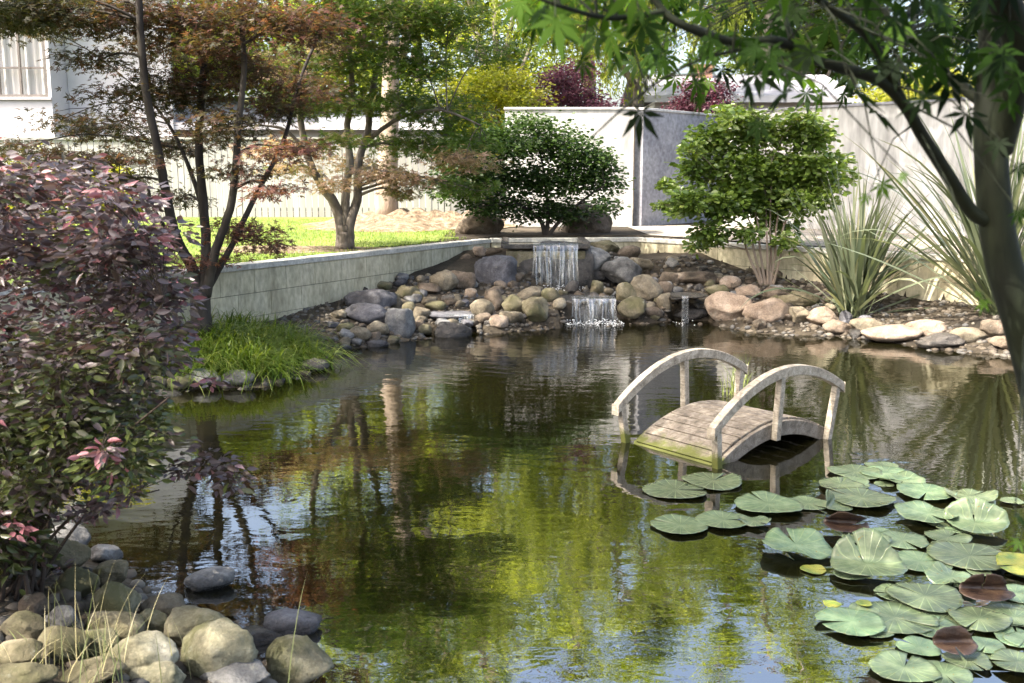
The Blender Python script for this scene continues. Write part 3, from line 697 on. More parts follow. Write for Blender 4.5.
def fall_sheet(name, label, u0, u1, vtop, Yc, ztop, zbot, push=.1, bubbles=60, run=.35):
    x0 = PY(u0, vtop, Yc)[0]; x1 = PY(u1, vtop, Yc)[0]; n, k = 60, 24; vs = []
    for j in range(k+1):
        t = j/k
        for i in range(n+1):
            s = i/n; x = x0+(x1-x0)*(s+.02*math.sin(9*s+6*t)*t); wob = .05*math.sin(s*23+x0*9)+.03*math.sin(s*61)
            edge = .06*math.sin(s*21)*t
            if t < .15: y = Yc+run*(1-t/.15)**1.5; z = ztop+.012
            else:
                q = (t-.15)/.85; y = Yc-push*q**.5+wob*q; z = ztop+.012-(ztop-zbot+edge*.2)*q
            vs.append((x, y, z))
    mb = MB(); mb.add(vs, [(j*(n+1)+i, j*(n+1)+i+1, (j+1)*(n+1)+i+1, (j+1)*(n+1)+i) for j in range(k) for i in range(n)])
    root = empty(name, ((x0+x1)/2, Yc, zbot), label, 'waterfall')
    mb.build('water_sheet', M['fall'], root, smooth=True)
    V0, F0 = ico(1); fb = MB()
    for i in range(bubbles):
        r_ = random.uniform(.004, .012); c = (random.uniform(x0-.1, x1+.1), Yc-push+random.gauss(-.08, .12), zbot+random.uniform(-.005, .02)+.06*random.random()**4)
        fb.add([(c[0]+v[0]*r_, c[1]+v[1]*r_, c[2]+v[2]*r_*.6) for v in V0], [tuple(f) for f in F0])
    fo = fb.build('foam', M['foam'], root, smooth=True); fo['kind'] = 'stuff'
zt2 = PY(583, 299, 13.75)[2]
fall_sheet('waterfall', 'upper waterfall pouring in white streaks from the basin lip', 533, 578, 248, 15.15, zt+.035, zt2+.0, .1, 160)
fall_sheet('waterfall', 'short lower waterfall dropping from dark shelf into the pond', 572, 616, 299, 13.72, zt2, 0.0, .05, 260)
fall_sheet('waterfall', 'thin trickle of water falling from the right hand ledge', 682, 688, 298, 13.68, PY(690,297,13.7)[2], 0.0, .03, 12, .1)
fall_sheet('waterfall', 'faint drips falling from the left hand dark ledge', 444, 474, 316, 12.93, PY(450,315,12.95)[2]-.01, 0.0, .02, 10, .1)
# film of water on the shelf
# ------------------------------------------------------------------ vegetation engine
def lobed(n=7, wid=.13, inner=.28):
    angs = {5: [-105,-50,0,50,105], 7: [-125,-82,-40,0,40,82,125]}[n]; lens = {5: [.55,.85,1,.85,.55], 7: [.4,.68,.9,1,.9,.68,.4]}[n]
    V = [(0,0,0)]; F = []
    for a, l in zip(angs, lens):
        a = math.radians(a); c, s = math.cos(a), math.sin(a); i = len(V); m_ = .42*l
        V += [(c*m_-s*wid*l, s*m_+c*wid*l, .03), (c*l, s*l, -.08*l), (c*m_+s*wid*l, s*m_-c*wid*l, .03)]
        F.append((0, i+2, i+1, i))
    V = np.array(V); V[:, 0] += .1; return V, np.array(F)
T_MAPLE5 = lobed(5, .15); T_MAPLE7 = lobed(7, .125)
T_OVAL = (np.array([(0,0,0),(1,0,-.04),(.68,.27,.07),(.25,.24,.06),(.68,-.27,.07),(.25,-.24,.06)], float), np.array([(0,1,2,3),(0,5,4,1)]))
T_NARROW = (np.array([(0,0,0),(1,0,-.1),(.6,.13,.03),(.25,.12,.03),(.6,-.13,.03),(.25,-.12,.03)], float), np.array([(0,1,2,3),(0,5,4,1)]))
T_LEAF = (np.array([(0,0,0),(1,0,-.12),(.55,.2,.05),(.22,.17,.05),(.55,-.2,.05),(.22,-.17,.05)], float), np.array([(0,1,2,3),(0,5,4,1)]))
T_DIA = (np.array([(0,0,0),(.5,.3,.05),(1,0,0),(.5,-.3,.05)], float), np.array([(0,3,2,1)]))
def leaves(name, T, pos, dirs, nrm, size, rnd, mat, parent):
    V0, F0 = T; n = len(pos)
    d = dirs/np.linalg.norm(dirs, axis=1, keepdims=True)
    s = np.cross(nrm, d); s /= np.linalg.norm(s, axis=1, keepdims=True)+1e-9; k = np.cross(d, s)
    V = pos[:, None]+size[:, None, None]*(V0[None, :, :1]*d[:, None]+V0[None, :, 1:2]*s[:, None]+V0[None, :, 2:3]*k[:, None])
    F = (np.arange(n)[:, None, None]*len(V0)+F0[None]).reshape(-1, F0.shape[1])
    me = arr_mesh(name, V.reshape(-1, 3), F, np.repeat(rnd, len(F0)))
    return link_mesh(name, me, mat, parent, smooth=False)

def spline(pts, n=6):
    pts = [np.array(p, float) for p in pts]; P = [pts[0]]+pts+[pts[-1]]; o = []
    for i in range(1, len(P)-2):
        for k in range(n):
            t = k/n; a, b_, c, d = P[i-1], P[i], P[i+1], P[i+2]
            o.append(.5*((2*b_)+(-a+c)*t+(2*a-5*b_+4*c-d)*t*t+(-a+3*b_-3*c+d)*t**3))
    o.append(pts[-1]); return o

def plant(name, label, cat, base, stems, clusters, T, size, mat, bark, group=None, up=1.0, droop=.15, twig_r=.01, hang=0,
          flat=.35, crown='crown', trunk='trunk', seg=8, jit=.5, sub=.35, subr=.35, facing=(0,0)):
    """stems: list of ([points], r0, r1); clusters: (centre, radii, nsprays, leaves per spray, rnd base)"""
    root = empty(name, base, label, cat, group)
    tb = MB(); S = []
    for pts, r0, r1 in stems:
        P = spline(pts); n = len(P); rr = [r0+(r1-r0)*(i/(n-1))**.8 for i in range(n)]
        P = [p+rng.normal(0, r0*.04, 3) if 0 < i < n-1 else p for i, p in enumerate(P)]
        tb.tube(P, rr, seg); S += [(p, q) for p, q in zip(P, rr)]
    SP = np.array([p for p, _ in S]); SR = np.array([q for _, q in S])
    pos = []; dirs = []; rn = []; nr = []
    for c, rad, ns, nl, rb in clusters:
        c = np.array(c, float); rad = np.array(rad, float)
        dv = SP-c; cost = np.linalg.norm(dv*[1, 1, 1.0], axis=1)+np.where(dv[:, 2] > 0, 1.2*dv[:, 2], 0)+.25*np.abs(dv[:, 2])
        j = int(np.argmin(cost)); p0 = SP[j]; r0 = min(SR[j]*.6, twig_r*2.2)
        mid = p0*.5+c*.5+np.array([0, 0, .12*np.linalg.norm(c-p0)])+rng.normal(0, .04, 3)*np.linalg.norm(c-p0)
        tw = spline([p0, mid, c], 5); tb.tube(tw, [r0+(twig_r*.7-r0)*i/(len(tw)-1) for i in range(len(tw))], 5, cap=False)
        u = rng.normal(size=(ns, 3)); u /= np.linalg.norm(u, axis=1, keepdims=True); u *= rng.uniform(.15, 1, (ns, 1))**.45
        sc_ = c+u*rad
        for k in range(ns):
            e = sc_[k]; st = tw[random.randint(max(0, len(tw)-5), len(tw)-1)]; m_ = (st+e)/2+rng.normal(0, .03, 3)
            if hang: e2 = e-np.array([0, 0, hang*rng.uniform(.4, 1)])
            if k < ns*sub: tb.tube([st, m_, e], [twig_r*.6, twig_r*.4, twig_r*.2], 4, cap=False)
            sr = rad.mean()*subr
            if hang:
                t = rng.uniform(0, 1, nl)[:, None]; q = e+(e2-e)*t+rng.normal(0, .05, (nl, 3)); dd = rng.normal(0, .5, (nl, 3)); dd[:, 2] -= .9
            else:
                q = e+rng.normal(0, 1, (nl, 3))*np.array([sr, sr, sr*flat]); dd = (q-e)*2/sr+rng.normal(0, .5, (nl, 3)); dd[:, 2] = dd[:, 2]*.3-droop*2
            pos.append(q); dirs.append(dd)
            nn = rng.normal(0, jit, (nl, 3)); nn += np.array([facing[0], facing[1], up]); nr.append(nn)
            rn.append(np.clip(rb+rng.normal(0, .1)+rng.normal(0, .13, nl), 0, 1))
    pos = np.concatenate(pos); dirs = np.concatenate(dirs); nr = np.concatenate(nr); rn = np.concatenate(rn)
    tb.build(trunk, bark, root, smooth=True)
    leaves(crown, T, pos, dirs, nr, size*rng.uniform(.6, 1.25, len(pos)), rn, mat, root)
    return root

def pxc(u, v, w, h, Y, dY, ns, nl, rb, k=1.0):
    c = PY(u, v, Y); s = Y/FPX*k; return (c, (w*s/2, dY, h*s/2), ns, nl, rb)

# --- leaf materials
M['l_bronze'] = leafmat('leaf_bronze', [(.03,.038,.018), (.06,.058,.028), (.09,.05,.038), (.14,.06,.055), (.34,.18,.16)], .5, .5, tint=(1.5,1.35,.6))
M['l_greenred'] = leafmat('leaf_green_red', [(.04,.085,.016), (.075,.14,.022), (.12,.18,.035), (.24,.18,.1), (.42,.28,.24)], .5, .4, tint=(1.3,1.35,.75))
M['l_dark'] = leafmat('leaf_dark', [(.02,.042,.012), (.04,.08,.018), (.08,.13,.03)], .35, .4, tint=(1.4,1.5,.6))
M['l_gloss'] = leafmat('leaf_gloss', [(.05,.09,.02), (.11,.18,.035), (.18,.26,.06), (.3,.34,.1)], .35, .28, .6, tint=(1.4,1.4,.5))
M['l_lime'] = leafmat('leaf_lime', [(.16,.2,.02), (.3,.32,.03), (.45,.42,.06)], .5, .5, tint=(1.3,1.3,.5))
M['l_light'] = leafmat('leaf_light', [(.08,.12,.02), (.17,.23,.035), (.28,.33,.06), (.36,.4,.1)], .6, .5, tint=(1.5,1.5,.6))
M['l_mid'] = leafmat('leaf_mid', [(.05,.085,.02), (.1,.15,.03), (.18,.23,.05)], .55, .5, tint=(1.5,1.5,.6))
M['l_plum'] = leafmat('leaf_plum', [(.04,.015,.025), (.09,.03,.05), (.18,.07,.1)], .4, .45, tint=(1.6,1,1.1))
M['l_near'] = leafmat('leaf_near_maple', [(.004,.01,.004), (.01,.026,.006), (.03,.07,.012), (.1,.19,.03)], .55, .55, .1, tint=(1.6,1.7,.5))
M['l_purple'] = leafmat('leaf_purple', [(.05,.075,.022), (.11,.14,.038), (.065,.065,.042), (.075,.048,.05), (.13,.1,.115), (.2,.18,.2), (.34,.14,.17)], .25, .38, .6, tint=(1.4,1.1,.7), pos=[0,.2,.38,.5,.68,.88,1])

# --- maple in front of the long wall
Y1 = 10.3
def pth(l, Y): return [PY(u, v, Y+dy) for u, v, dy in l]
stems = [
 (pth([(203,346,0),(201,318,0),(200,290,.0)], Y1), .115, .1),
 (pth([(200,300,0),(192,268,.0),(176,238,-.1),(166,195,-.2),(158,150,-.3),(146,90,-.4),(140,20,-.5),(136,-60,-.5)], Y1), .065, .03),
 (pth([(202,300,0),(206,250,.1),(203,200,.2),(199,140,.3),(204,60,.5),(208,-20,.6),(205,-120,.7)], Y1), .06, .028),
 (pth([(206,296,0),(216,250,-.1),(232,200,-.2),(238,130,-.3),(244,60,-.3),(236,-40,-.4)], Y1), .055, .022),
 (pth([(207,290,0),(232,245,.2),(256,195,.4),(284,140,.6),(300,80,.8),(325,20,1.0)], Y1), .04, .015),
 (pth([(184,255,-.05),(168,232,-.3),(152,205,-.5),(146,186,-.6),(120,180,-.8)], Y1), .024, .01),
 (pth([(205,215,.2),(190,170,.4),(172,130,.6),(150,100,.9)], Y1), .03, .012),
]
cl = []
for u, v, w, h, rb in [(115,12,110,34,.35),(180,20,90,50,.45),(250,12,90,36,.4),(305,30,80,44,.45),(95,62,60,20,.3),(140,100,100,26,.25),(195,85,80,44,.35),
                       (105,128,100,22,.25),(60,160,90,22,.3),(18,150,60,16,.3),(168,145,80,22,.35),(222,128,70,34,.3),(245,70,60,40,.4),(300,95,60,36,.4),
                       (135,178,80,14,.3),(235,172,60,16,.45),(285,150,60,20,.55),(24,8,90,40,.08),(10,25,60,30,.08),(50,30,40,20,.12),(24,18,70,26,.1),(242,232,60,22,.65),(212,262,50,16,.7),(262,245,40,14,.7),
                       (50,190,100,16,.35),(120,158,70,16,.35),(180,200,50,14,.3),(60,120,50,14,.3),(160,50,70,30,.35),(220,45,60,30,.4),(270,190,40,14,.6),(80,20,80,24,.3),(275,110,50,26,.4)]:
    cl.append(pxc(u, v, w, h, Y1+rng.uniform(-.8, .8), .5, max(10, int(w*h/66)), 22, rb))
for i in range(10):
    u = rng.uniform(0, 330); v = rng.uniform(-230, -15); cl.append(pxc(u, v, 100, 38, Y1+rng.uniform(-1.4, 1.4), .6, 26, 20, .4))
plant('maple_tree', 'many stemmed bronze leaved maple in front of the long block wall', 'tree', PY(203, 340, Y1), stems, cl,
      T_MAPLE5, .062, M['l_bronze'], M['bark_dark'], twig_r=.008, flat=.35, facing=(0,-.3))

# --- maple on the lawn
Y2 = 14.6
stems = [
 (pth([(345,248,0),(345,232,0),(344,226,0)], Y2), .12, .1),
 (pth([(342,247,0),(341,225,0),(334,203,0),(322,186,-.1),(311,165,-.2),(302,130,-.3),(296,70,-.4),(285,0,-.6)], Y2), .095, .03),
 (pth([(345,247,.02),(345,222,0),(346,190,.1),(350,160,.1),(347,130,.2),(352,90,.2),(348,20,.3),(352,-60,.3)], Y2), .08, .03),
 (pth([(349,247,0),(350,222,0),(358,196,.2),(358,165,.3),(368,130,.4),(372,90,.5),(386,40,.6),(400,-40,.8)], Y2), .085, .03),
 (pth([(368,140,.4),(400,118,.2),(440,110,0),(480,125,-.3)], Y2), .04, .012),
 (pth([(305,150,-.2),(285,130,-.4),(260,125,-.6)], Y2), .035, .012),
]
cl = []
for u, v, w, h, rb in [(330,15,90,40,.25),(390,20,100,44,.3),(450,20,90,40,.25),(490,50,60,30,.2),(360,60,80,34,.3),(420,65,90,40,.2),(300,60,70,34,.45),(300,100,60,30,.3),
                       (350,100,70,30,.35),(400,105,80,34,.2),(450,110,80,36,.15),(480,140,60,26,.2),(430,145,80,30,.2),(395,145,50,24,.3),(340,140,50,20,.4),
                       (305,145,70,16,.8),(345,165,70,18,.85),(385,172,60,20,.85),(465,162,70,22,.82),(330,182,50,14,.8),(410,180,50,16,.75),(440,185,50,18,.3),(400,192,30,12,.7),
                       (288,170,50,16,.7),(330,50,50,16,.8),(345,45,60,16,.85),(470,188,40,18,.2),(300,75,60,16,.85),(260,150,40,14,.7)]:
    cl.append(pxc(u, v, w, h, Y2+rng.uniform(-1, .8), .55, max(9, int(w*h/80)), 22, min(.9, rb+.13)))
for i in range(8):
    u = rng.uniform(270, 520); v = rng.uniform(-170, -5); cl.append(pxc(u, v, 110, 42, Y2+rng.uniform(-1.3, 1.3), .8, 28, 20, .3))
plant('maple_tree', 'forked grey trunked maple with pink tipped leaves standing on the lawn', 'tree', PY(345, 246, Y2), stems, cl,
      T_MAPLE5, .085, M['l_greenred'], M['bark'], twig_r=.012, flat=.35, facing=(0,-.3))

# --- dark green shrub above the waterfall
Y3 = 17.9
b3 = PY(545, 232, Y3)
stems = [(pth([(545,236,0),(540,220,0),(520,205,0),(490,190,-.2)], Y3), .05, .015), (pth([(546,236,0),(548,215,0),(545,180,.1),(540,150,.2)], Y3), .05, .015),
         (pth([(548,236,0),(565,215,0),(590,195,-.1),(605,185,-.2)], Y3), .045, .012), (pth([(520,205,0),(490,205,-.3),(465,210,-.4)], Y3), .03, .01)]
cl = [pxc(u, v, w, h, Y3+rng.uniform(-.5, .4), .4, int(w*h/30), 26, rb, .85) for u, v, w, h, rb in
      [(500,142,80,34,.5),(545,140,80,38,.5),(580,155,60,34,.5),(600,180,46,34,.45),(560,180,80,34,.35),(510,178,80,34,.35),(470,172,70,30,.5),(455,190,40,22,.6),
       (490,205,60,22,.3),(530,210,70,22,.2),(570,212,60,20,.2),(605,205,30,16,.35),(525,122,50,16,.6),(600,160,30,20,.55),(450,150,40,20,.6)]]
plant('evergreen_shrub', 'broad dark green shrub spreading over the upper waterfall', 'shrub', b3, stems, cl, T_OVAL, .075, M['l_dark'], M['bark_dark'],
      twig_r=.008, flat=.6, jit=.8, facing=(0,-.3), crown='foliage', trunk='stem')

# --- glossy shrub right
Y4 = 13.9
b4 = hit(768, 286); Y4 = b4[1]
stems = []
for (du, uu, vv) in [(-6,735,200),(-3,748,180),(0,765,190),(3,785,185),(6,800,200),(2,772,160),(-8,715,215)]:
    stems.append(([b4+np.array([du*.012, 0, 0]), PY(768+du+(uu-768)*.25, 250, Y4+rng.uniform(-.1,.1)), PY((768+uu)/2, 225, Y4), PY(uu, vv, Y4+rng.uniform(-.3,.3))], .025, .009))
cl = [pxc(u, v, w, h, Y4+rng.uniform(-.35, .35), .3, int(w*h/40), 20, rb, .8) for u, v, w, h, rb in
      [(715,140,60,34,.5),(760,130,70,34,.55),(805,135,60,34,.5),(700,170,50,36,.45),(740,165,60,40,.4),(785,165,66,40,.45),(822,165,44,36,.5),
       (690,200,44,28,.45),(720,205,60,36,.4),(765,200,60,34,.4),(805,200,60,30,.5),(832,185,26,24,.5),(712,232,46,20,.4),(745,232,30,18,.35),(780,225,40,16,.35),(675,210,24,14,.5),(740,118,50,14,.6),(785,240,26,14,.4),(668,185,20,14,.6),(838,160,26,18,.6),(738,188,56,26,.5),(775,183,56,26,.5),(808,182,40,20,.5),(755,208,50,16,.45),(800,118,40,12,.6),(730,112,40,12,.6),(850,175,16,14,.6),(690,150,24,16,.6),(700,245,30,12,.5),(665,205,16,10,.6)]]
plant('glossy_shrub', 'rounded glossy green shrub on thin bare stems in front of the tall wall', 'shrub', b4, stems, cl, T_OVAL, .095, M['l_gloss'], M['bark_pale'],
      twig_r=.006, flat=.8, jit=.8, crown='foliage', trunk='stem', up=.7, facing=(-.2,-.3), subr=.26)

# --- background shrubs / trees beyond the walls
def auto_cl(C, Rd, n, cr, ns, nl, rb=(.2, .9)):
    o = []
    for i in range(n):
        u = rng.normal(size=3); u /= np.linalg.norm(u); u *= rng.uniform(.1, 1)**.4
        o.append((np.array(C)+u*np.array(Rd), np.array([1, 1, .7])*cr*rng.uniform(.7, 1.35), ns, nl, rng.uniform(*rb)))
    return o
def bgtree(name, label, cat, u, Y, z0, crown_c, crown_r, n, cr, ns, nl, T, size, mat, bark=None, r0=.15, group=None, hang=0, rb=(.2,.8), **kw):
    bx = PY(u, 200, Y)[0]; base = np.array([bx, Y, z0]); C = np.array(crown_c)
    stems = [([base, base+np.array([rng.uniform(-.2,.2), 0, (C[2]-z0)*.5]), C+np.array([0, 0, crown_r[2]*.5])], r0, r0*.25)]
    for k in range(6):
        a = k*math.pi/3+rng.uniform(-.4,.4); q = C+np.array([math.cos(a)*crown_r[0]*.6, math.sin(a)*crown_r[1]*.6, crown_r[2]*rng.uniform(-.3, .5)])
        s0 = base+(C-base)*rng.uniform(.35, .7); stems.append(([s0, (s0+q)/2+np.array([0, 0, .2]), q], r0*.45, r0*.12))
    return plant(name, label, cat, base, stems, auto_cl(C, crown_r, n, cr, ns, nl, rb), T, size, mat, bark or M['bark'], group, twig_r=r0*.12, hang=hang, flat=.7, jit=.7, seg=8, up=.6, facing=(-.5,-.6), subr=.28, **kw)
def bc(u, v, Y): return PY(u, v, Y)
BG = 'trees beyond the back wall'
bgtree('lime_shrub', 'yellow green shrub glowing behind the dark shrub left of the purple one', 'shrub', 485, 23, .95, bc(485,100,23), (1.15,.9,.9), 26, .45, 16, 26, T_DIA, .09, M['l_lime'], r0=.08, group='shrubs beyond the back wall')
bgtree('plum_tree', 'round purple leaved plum tree above the sunlit white wall', 'tree', 572, 24, .95, bc(572,103,24), (.85,.8,.75), 26, .36, 16, 26, T_DIA, .08, M['l_plum'], r0=.08, group='purple plum trees')
bgtree('plum_tree', 'smaller purple plum tree above the shaded grey wall near the chimney', 'tree', 695, 25, .95, bc(697,106,25), (.85,.8,.6), 22, .36, 14, 22, T_DIA, .08, M['l_plum'], r0=.08, group='purple plum trees')
bgtree('lime_shrub', 'yellow green shrub above the tall wall at far right', 'shrub', 925, 22, .95, bc(925,92,22), (1.3,.9,.75), 24, .45, 14, 24, T_DIA, .09, M['l_lime'], r0=.08, group='shrubs beyond the back wall')
bgtree('hedge_shrub', 'sunlit green shrub on the lawn behind the purple bush', 'shrub', 60, 12.6, .95, PY(62,196,12.6), (1.05,.6,.42), 22, .26, 16, 24, T_OVAL, .05, M['l_lime'], r0=.04)
bgtree('weeping_tree', 'pale green weeping tree hanging over the middle of the back wall', 'tree', 640, 30, .9, (3.2,29,8.6), (3.6,2.6,3.2), 70, .8, 16, 46, T_NARROW, .13, M['l_light'], r0=.25, group=BG, hang=1.9, rb=(.25,.85))
bgtree('birch_tree', 'tall pale barked tree rising from the mulch bed behind the lawn maple', 'tree', 386, 20.6, 1.1, (-2.2,21.5,8.9), (3.2,2.6,3.8), 44, .75, 15, 40, T_NARROW, .11, M['l_light'], bark=M['bark_pale'], r0=.26, group=BG, hang=1.2, rb=(.3,.9))
bgtree('leafy_tree', 'light green tree filling the view above the white board fence', 'tree', 300, 30, .9, (-6.2,31,5.6), (4.2,2.6,2.6), 50, .75, 16, 36, T_DIA, .16, M['l_light'], r0=.25, group=BG)
bgtree('leafy_tree', 'green tree behind the house at upper left', 'tree', 190, 33, .9, (-12.5,34,6), (4,3,2.2), 40, .9, 16, 34, T_DIA, .17, M['l_mid'], r0=.25, group=BG)
bgtree('leafy_tree', 'bright green tree between the birch and the weeping tree', 'tree', 500, 33, .9, (-.6,34,7.5), (3.4,2.6,5.0), 60, .8, 16, 36, T_DIA, .16, M['l_light'], r0=.25, group=BG, rb=(.3,1))
bgtree('leafy_tree', 'mid green tree behind the right hand bungalow roof', 'tree', 800, 38, .9, (11.5,40,8.3), (4.2,3,3.4), 60, 1.0, 16, 34, T_DIA, .18, M['l_mid'], r0=.25, group=BG)
bgtree('leafy_tree', 'green tree beyond the far right end of the tall wall', 'tree', 1010, 30, .9, (15.5,30,7.5), (3.4,3,3.6), 50, .9, 16, 34, T_DIA, .16, M['l_mid'], r0=.25, group=BG)
bgtree('leafy_tree', 'tallest green tree showing mostly as reflection behind the weeping tree', 'tree', 590, 36, .9, (2.5,37,14.5), (5.5,3.5,5), 40, .95, 16, 34, T_DIA, .19, M['l_light'], r0=.3, group=BG)
bgtree('leafy_tree', 'very tall green tree behind the bungalow, its top above the picture', 'tree', 760, 38, .9, (10.5,38,15), (5.5,3.5,4.5), 42, .95, 16, 34, T_DIA, .19, M['l_light'], r0=.3, group=BG)
bgtree('leafy_tree', 'very tall green tree behind the lawn maple, its top above the picture', 'tree', 415, 38, .9, (-3.6,38,13.5), (3.6,3.5,4.5), 36, .9, 16, 34, T_DIA, .19, M['l_light'], r0=.3, group=BG)

# --- shading tree left of the camera (outside the frame, casts the dappled shade on the near bank)
def big_tree(label, base, C, Rd, n, seed):
    base = np.array(base); C = np.array(C)
    stems = [([base, (base+C)/2, C], .2, .08)]
    for k in range(5):
        a = k*1.26; q = C+np.array([math.cos(a)*Rd[0]*.6, math.sin(a)*Rd[1]*.6, 0]); stems.append(([base+(C-base)*.6, (base+C*2+q)/4, q], .09, .03))
    plant('shade_tree', label, 'tree', base, stems, auto_cl(C, Rd, n, .5, 14, 22), T_DIA, .11, M['l_mid'], M['bark'], flat=.5, twig_r=.02)
big_tree('tall green tree out of frame left of the purple bush', (-6.6, 2.2, .5), (-5.4, 2.4, 8.0), (3.0, 2.6, 2.2), 58, 1)
big_tree('green tree out of frame behind the left end of the long wall', (-8.0, 7.4, .95), (-7.8, 7.4, 5.4), (1.9, 2.0, 1.5), 34, 2)

big_tree('tall green tree out of frame at the right, its crown high over the far bank', (10.2, 13.5, .93), (2.9, 15.6, 9.0), (4.0, 3.0, 1.4), 95, 3)
big_tree('tall green tree out of frame at left, limbs reaching above the pond', (-9.2, 10.2, .95), (-3.2, 11.6, 9.4), (4.8, 2.4, 1.2), 72, 4)

# ------------------------------------------------------------------ purple bush at left
bb = np.array([-2.05, 3.9, float(terrain(-2.05, 3.9))])
stems = []
for i in range(16):
    u = rng.uniform(-40, 170); v = rng.uniform(190, 520); Yq = rng.uniform(3.3, 4.4)
    e = PY(u, v, Yq); stems.append(([bb+rng.normal(0, .08, 3)*[1, 1, 0], bb*.5+e*.5+np.array([0, 0, .12]), e], .01, .003))
cl = []
for i in range(140):
    v = rng.uniform(175, 560)
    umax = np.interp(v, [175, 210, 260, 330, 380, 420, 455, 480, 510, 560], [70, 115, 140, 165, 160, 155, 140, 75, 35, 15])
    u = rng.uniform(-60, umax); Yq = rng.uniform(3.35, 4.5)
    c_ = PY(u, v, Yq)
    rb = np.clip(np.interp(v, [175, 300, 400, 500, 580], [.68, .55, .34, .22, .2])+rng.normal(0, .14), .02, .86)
    if rng.uniform() < .3: cl.append((c_+rng.normal(0, .08, 3)+np.array([.04, -.06, .03]), (.04, .035, .02), 3, 8, rng.uniform(.78, .98)))
    if u > umax-45 and rng.uniform() < .6: cl.append((PY(u+rng.uniform(12, 34), v-rng.uniform(-6, 14), Yq), (.05, .04, .022), 4, 8, min(rb+.15, .9)))
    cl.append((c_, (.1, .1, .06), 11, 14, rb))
for (u, v) in [(175,235),(188,300),(150,200),(200,460),(225,468),(240,480),(178,470),(112,500),(125,490),(88,512),(100,480),(185,330),(60,180),(20,185)]:
    cl.append((PY(u, v, 3.7), (.05, .05, .03), 6, 8, .7))
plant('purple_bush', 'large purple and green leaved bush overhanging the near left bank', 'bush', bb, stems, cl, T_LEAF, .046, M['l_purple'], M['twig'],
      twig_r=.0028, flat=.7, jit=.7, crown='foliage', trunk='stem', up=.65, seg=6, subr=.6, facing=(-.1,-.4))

# ------------------------------------------------------------------ grass clump, spiky plants
M['g_clump'] = leafmat('clump_blade', [(.035,.075,.012), (.085,.15,.02), (.15,.21,.035), (.32,.34,.12)], .4, .4, tint=(1.4,1.4,.5))
ct = []; azs = []
for (u, v, k) in [(215,345,900),(250,338,1100),(285,338,1100),(308,345,700),(235,355,700),(268,355,700),(195,358,500),(300,330,500),(225,325,400),(260,322,500)]:
    k = int(k*.6); p = hit(u-12, v+14); q = p+rng.normal(0, 1, (k, 3))*[.16, .16, 0]; ct.append(q)
ct = np.concatenate(ct); ct[:, 2] = np.maximum(terrain(ct[:, 0], ct[:, 1]), .02); n = len(ct)
az = rng.normal(-.9, 1.3, n)
blades('grass_clump', M['g_clump'], ct, rng.uniform(.22, .46, n), rng.uniform(.009, .018, n), rng.uniform(.15, .62, n), np.clip(rng.normal(.5, .22, n), 0, 1), segs=6, az=az, loc=tuple(ct.mean(0)), droop=2.0)
tag(bpy.context.scene.objects[-1] if False else COL.objects['grass_clump'], 'bright green drooping grass clump at the foot of the long block wall', 'grass clump')

M['flax'] = leafmat('flax_leaf', [(.055,.075,.045), (.11,.14,.085), (.19,.22,.14), (.34,.33,.22)], .25, .35, .5, tint=(1.3,1.3,.7))
def flax(label, foot, n, L, spread, seed, tilt=(0,0)):
    rs = np.random.default_rng(seed); root = empty('flax_plant', foot, label, 'plant', 'spiky flax plants on the right bank')
    Vs = []; Fs = []; rn = []; k = 9
    for i in range(n):
        a = rs.uniform(0, 2*math.pi); th = abs(rs.normal(.0, spread)); d = np.array([math.cos(a), math.sin(a)*.7, 0]); ln = L*rs.uniform(.55, 1.1)
        bend = rs.uniform(.05, .6) if rs.uniform() < .82 else rs.uniform(.9, 1.8); p = np.array(foot)+rs.normal(0, .06, 3)*[1, 1, 0]; s = np.array([-d[1], d[0], 0]); s /= np.linalg.norm(s)
        s = s*math.cos(.6)+np.array([0, 0, 1])*math.sin(rs.uniform(-.6, .6)); ang = th+.05; w0 = rs.uniform(.022, .04); b0 = len(Vs)
        for j in range(k+1):
            t = j/k; w_ = w0*(.55+.9*t if t < .4 else .91*(1-((t-.4)/.6)**2.2)+.02)
            Vs += [p-s*w_, p+np.array([0, 0, -.0])-d*.004, p+s*w_]
            aa = ang+bend*t*t; step = ln/k; p = p+(d*math.sin(aa)+np.array([tilt[0], tilt[1], 1])*math.cos(aa))*step
        for j in range(k):
            Fs += [(b0+3*j, b0+3*j+1, b0+3*j+4, b0+3*j+3), (b0+3*j+1, b0+3*j+2, b0+3*j+5, b0+3*j+4)]
            v_ = rs.uniform(0, 1); 
        c0 = np.clip(rs.normal(.45, .25), 0, 1); rn += [c0]*(2*k)
    me = arr_mesh('leaf_blades', np.array(Vs), np.array(Fs), np.array(rn)); link_mesh('leaf_blades', me, M['flax'], root, smooth=True)
f1 = hit(853, 318); f2 = hit(1000, 322)
flax('spiky grey green flax at the water edge right of the glossy shrub', f1, 190, 1.95, .5, 3)
flax('large spiky flax at the right edge behind the near tree trunk', f2+np.array([.1, .3, .05]), 190, 2.75, .5, 5, (-.12, 0))

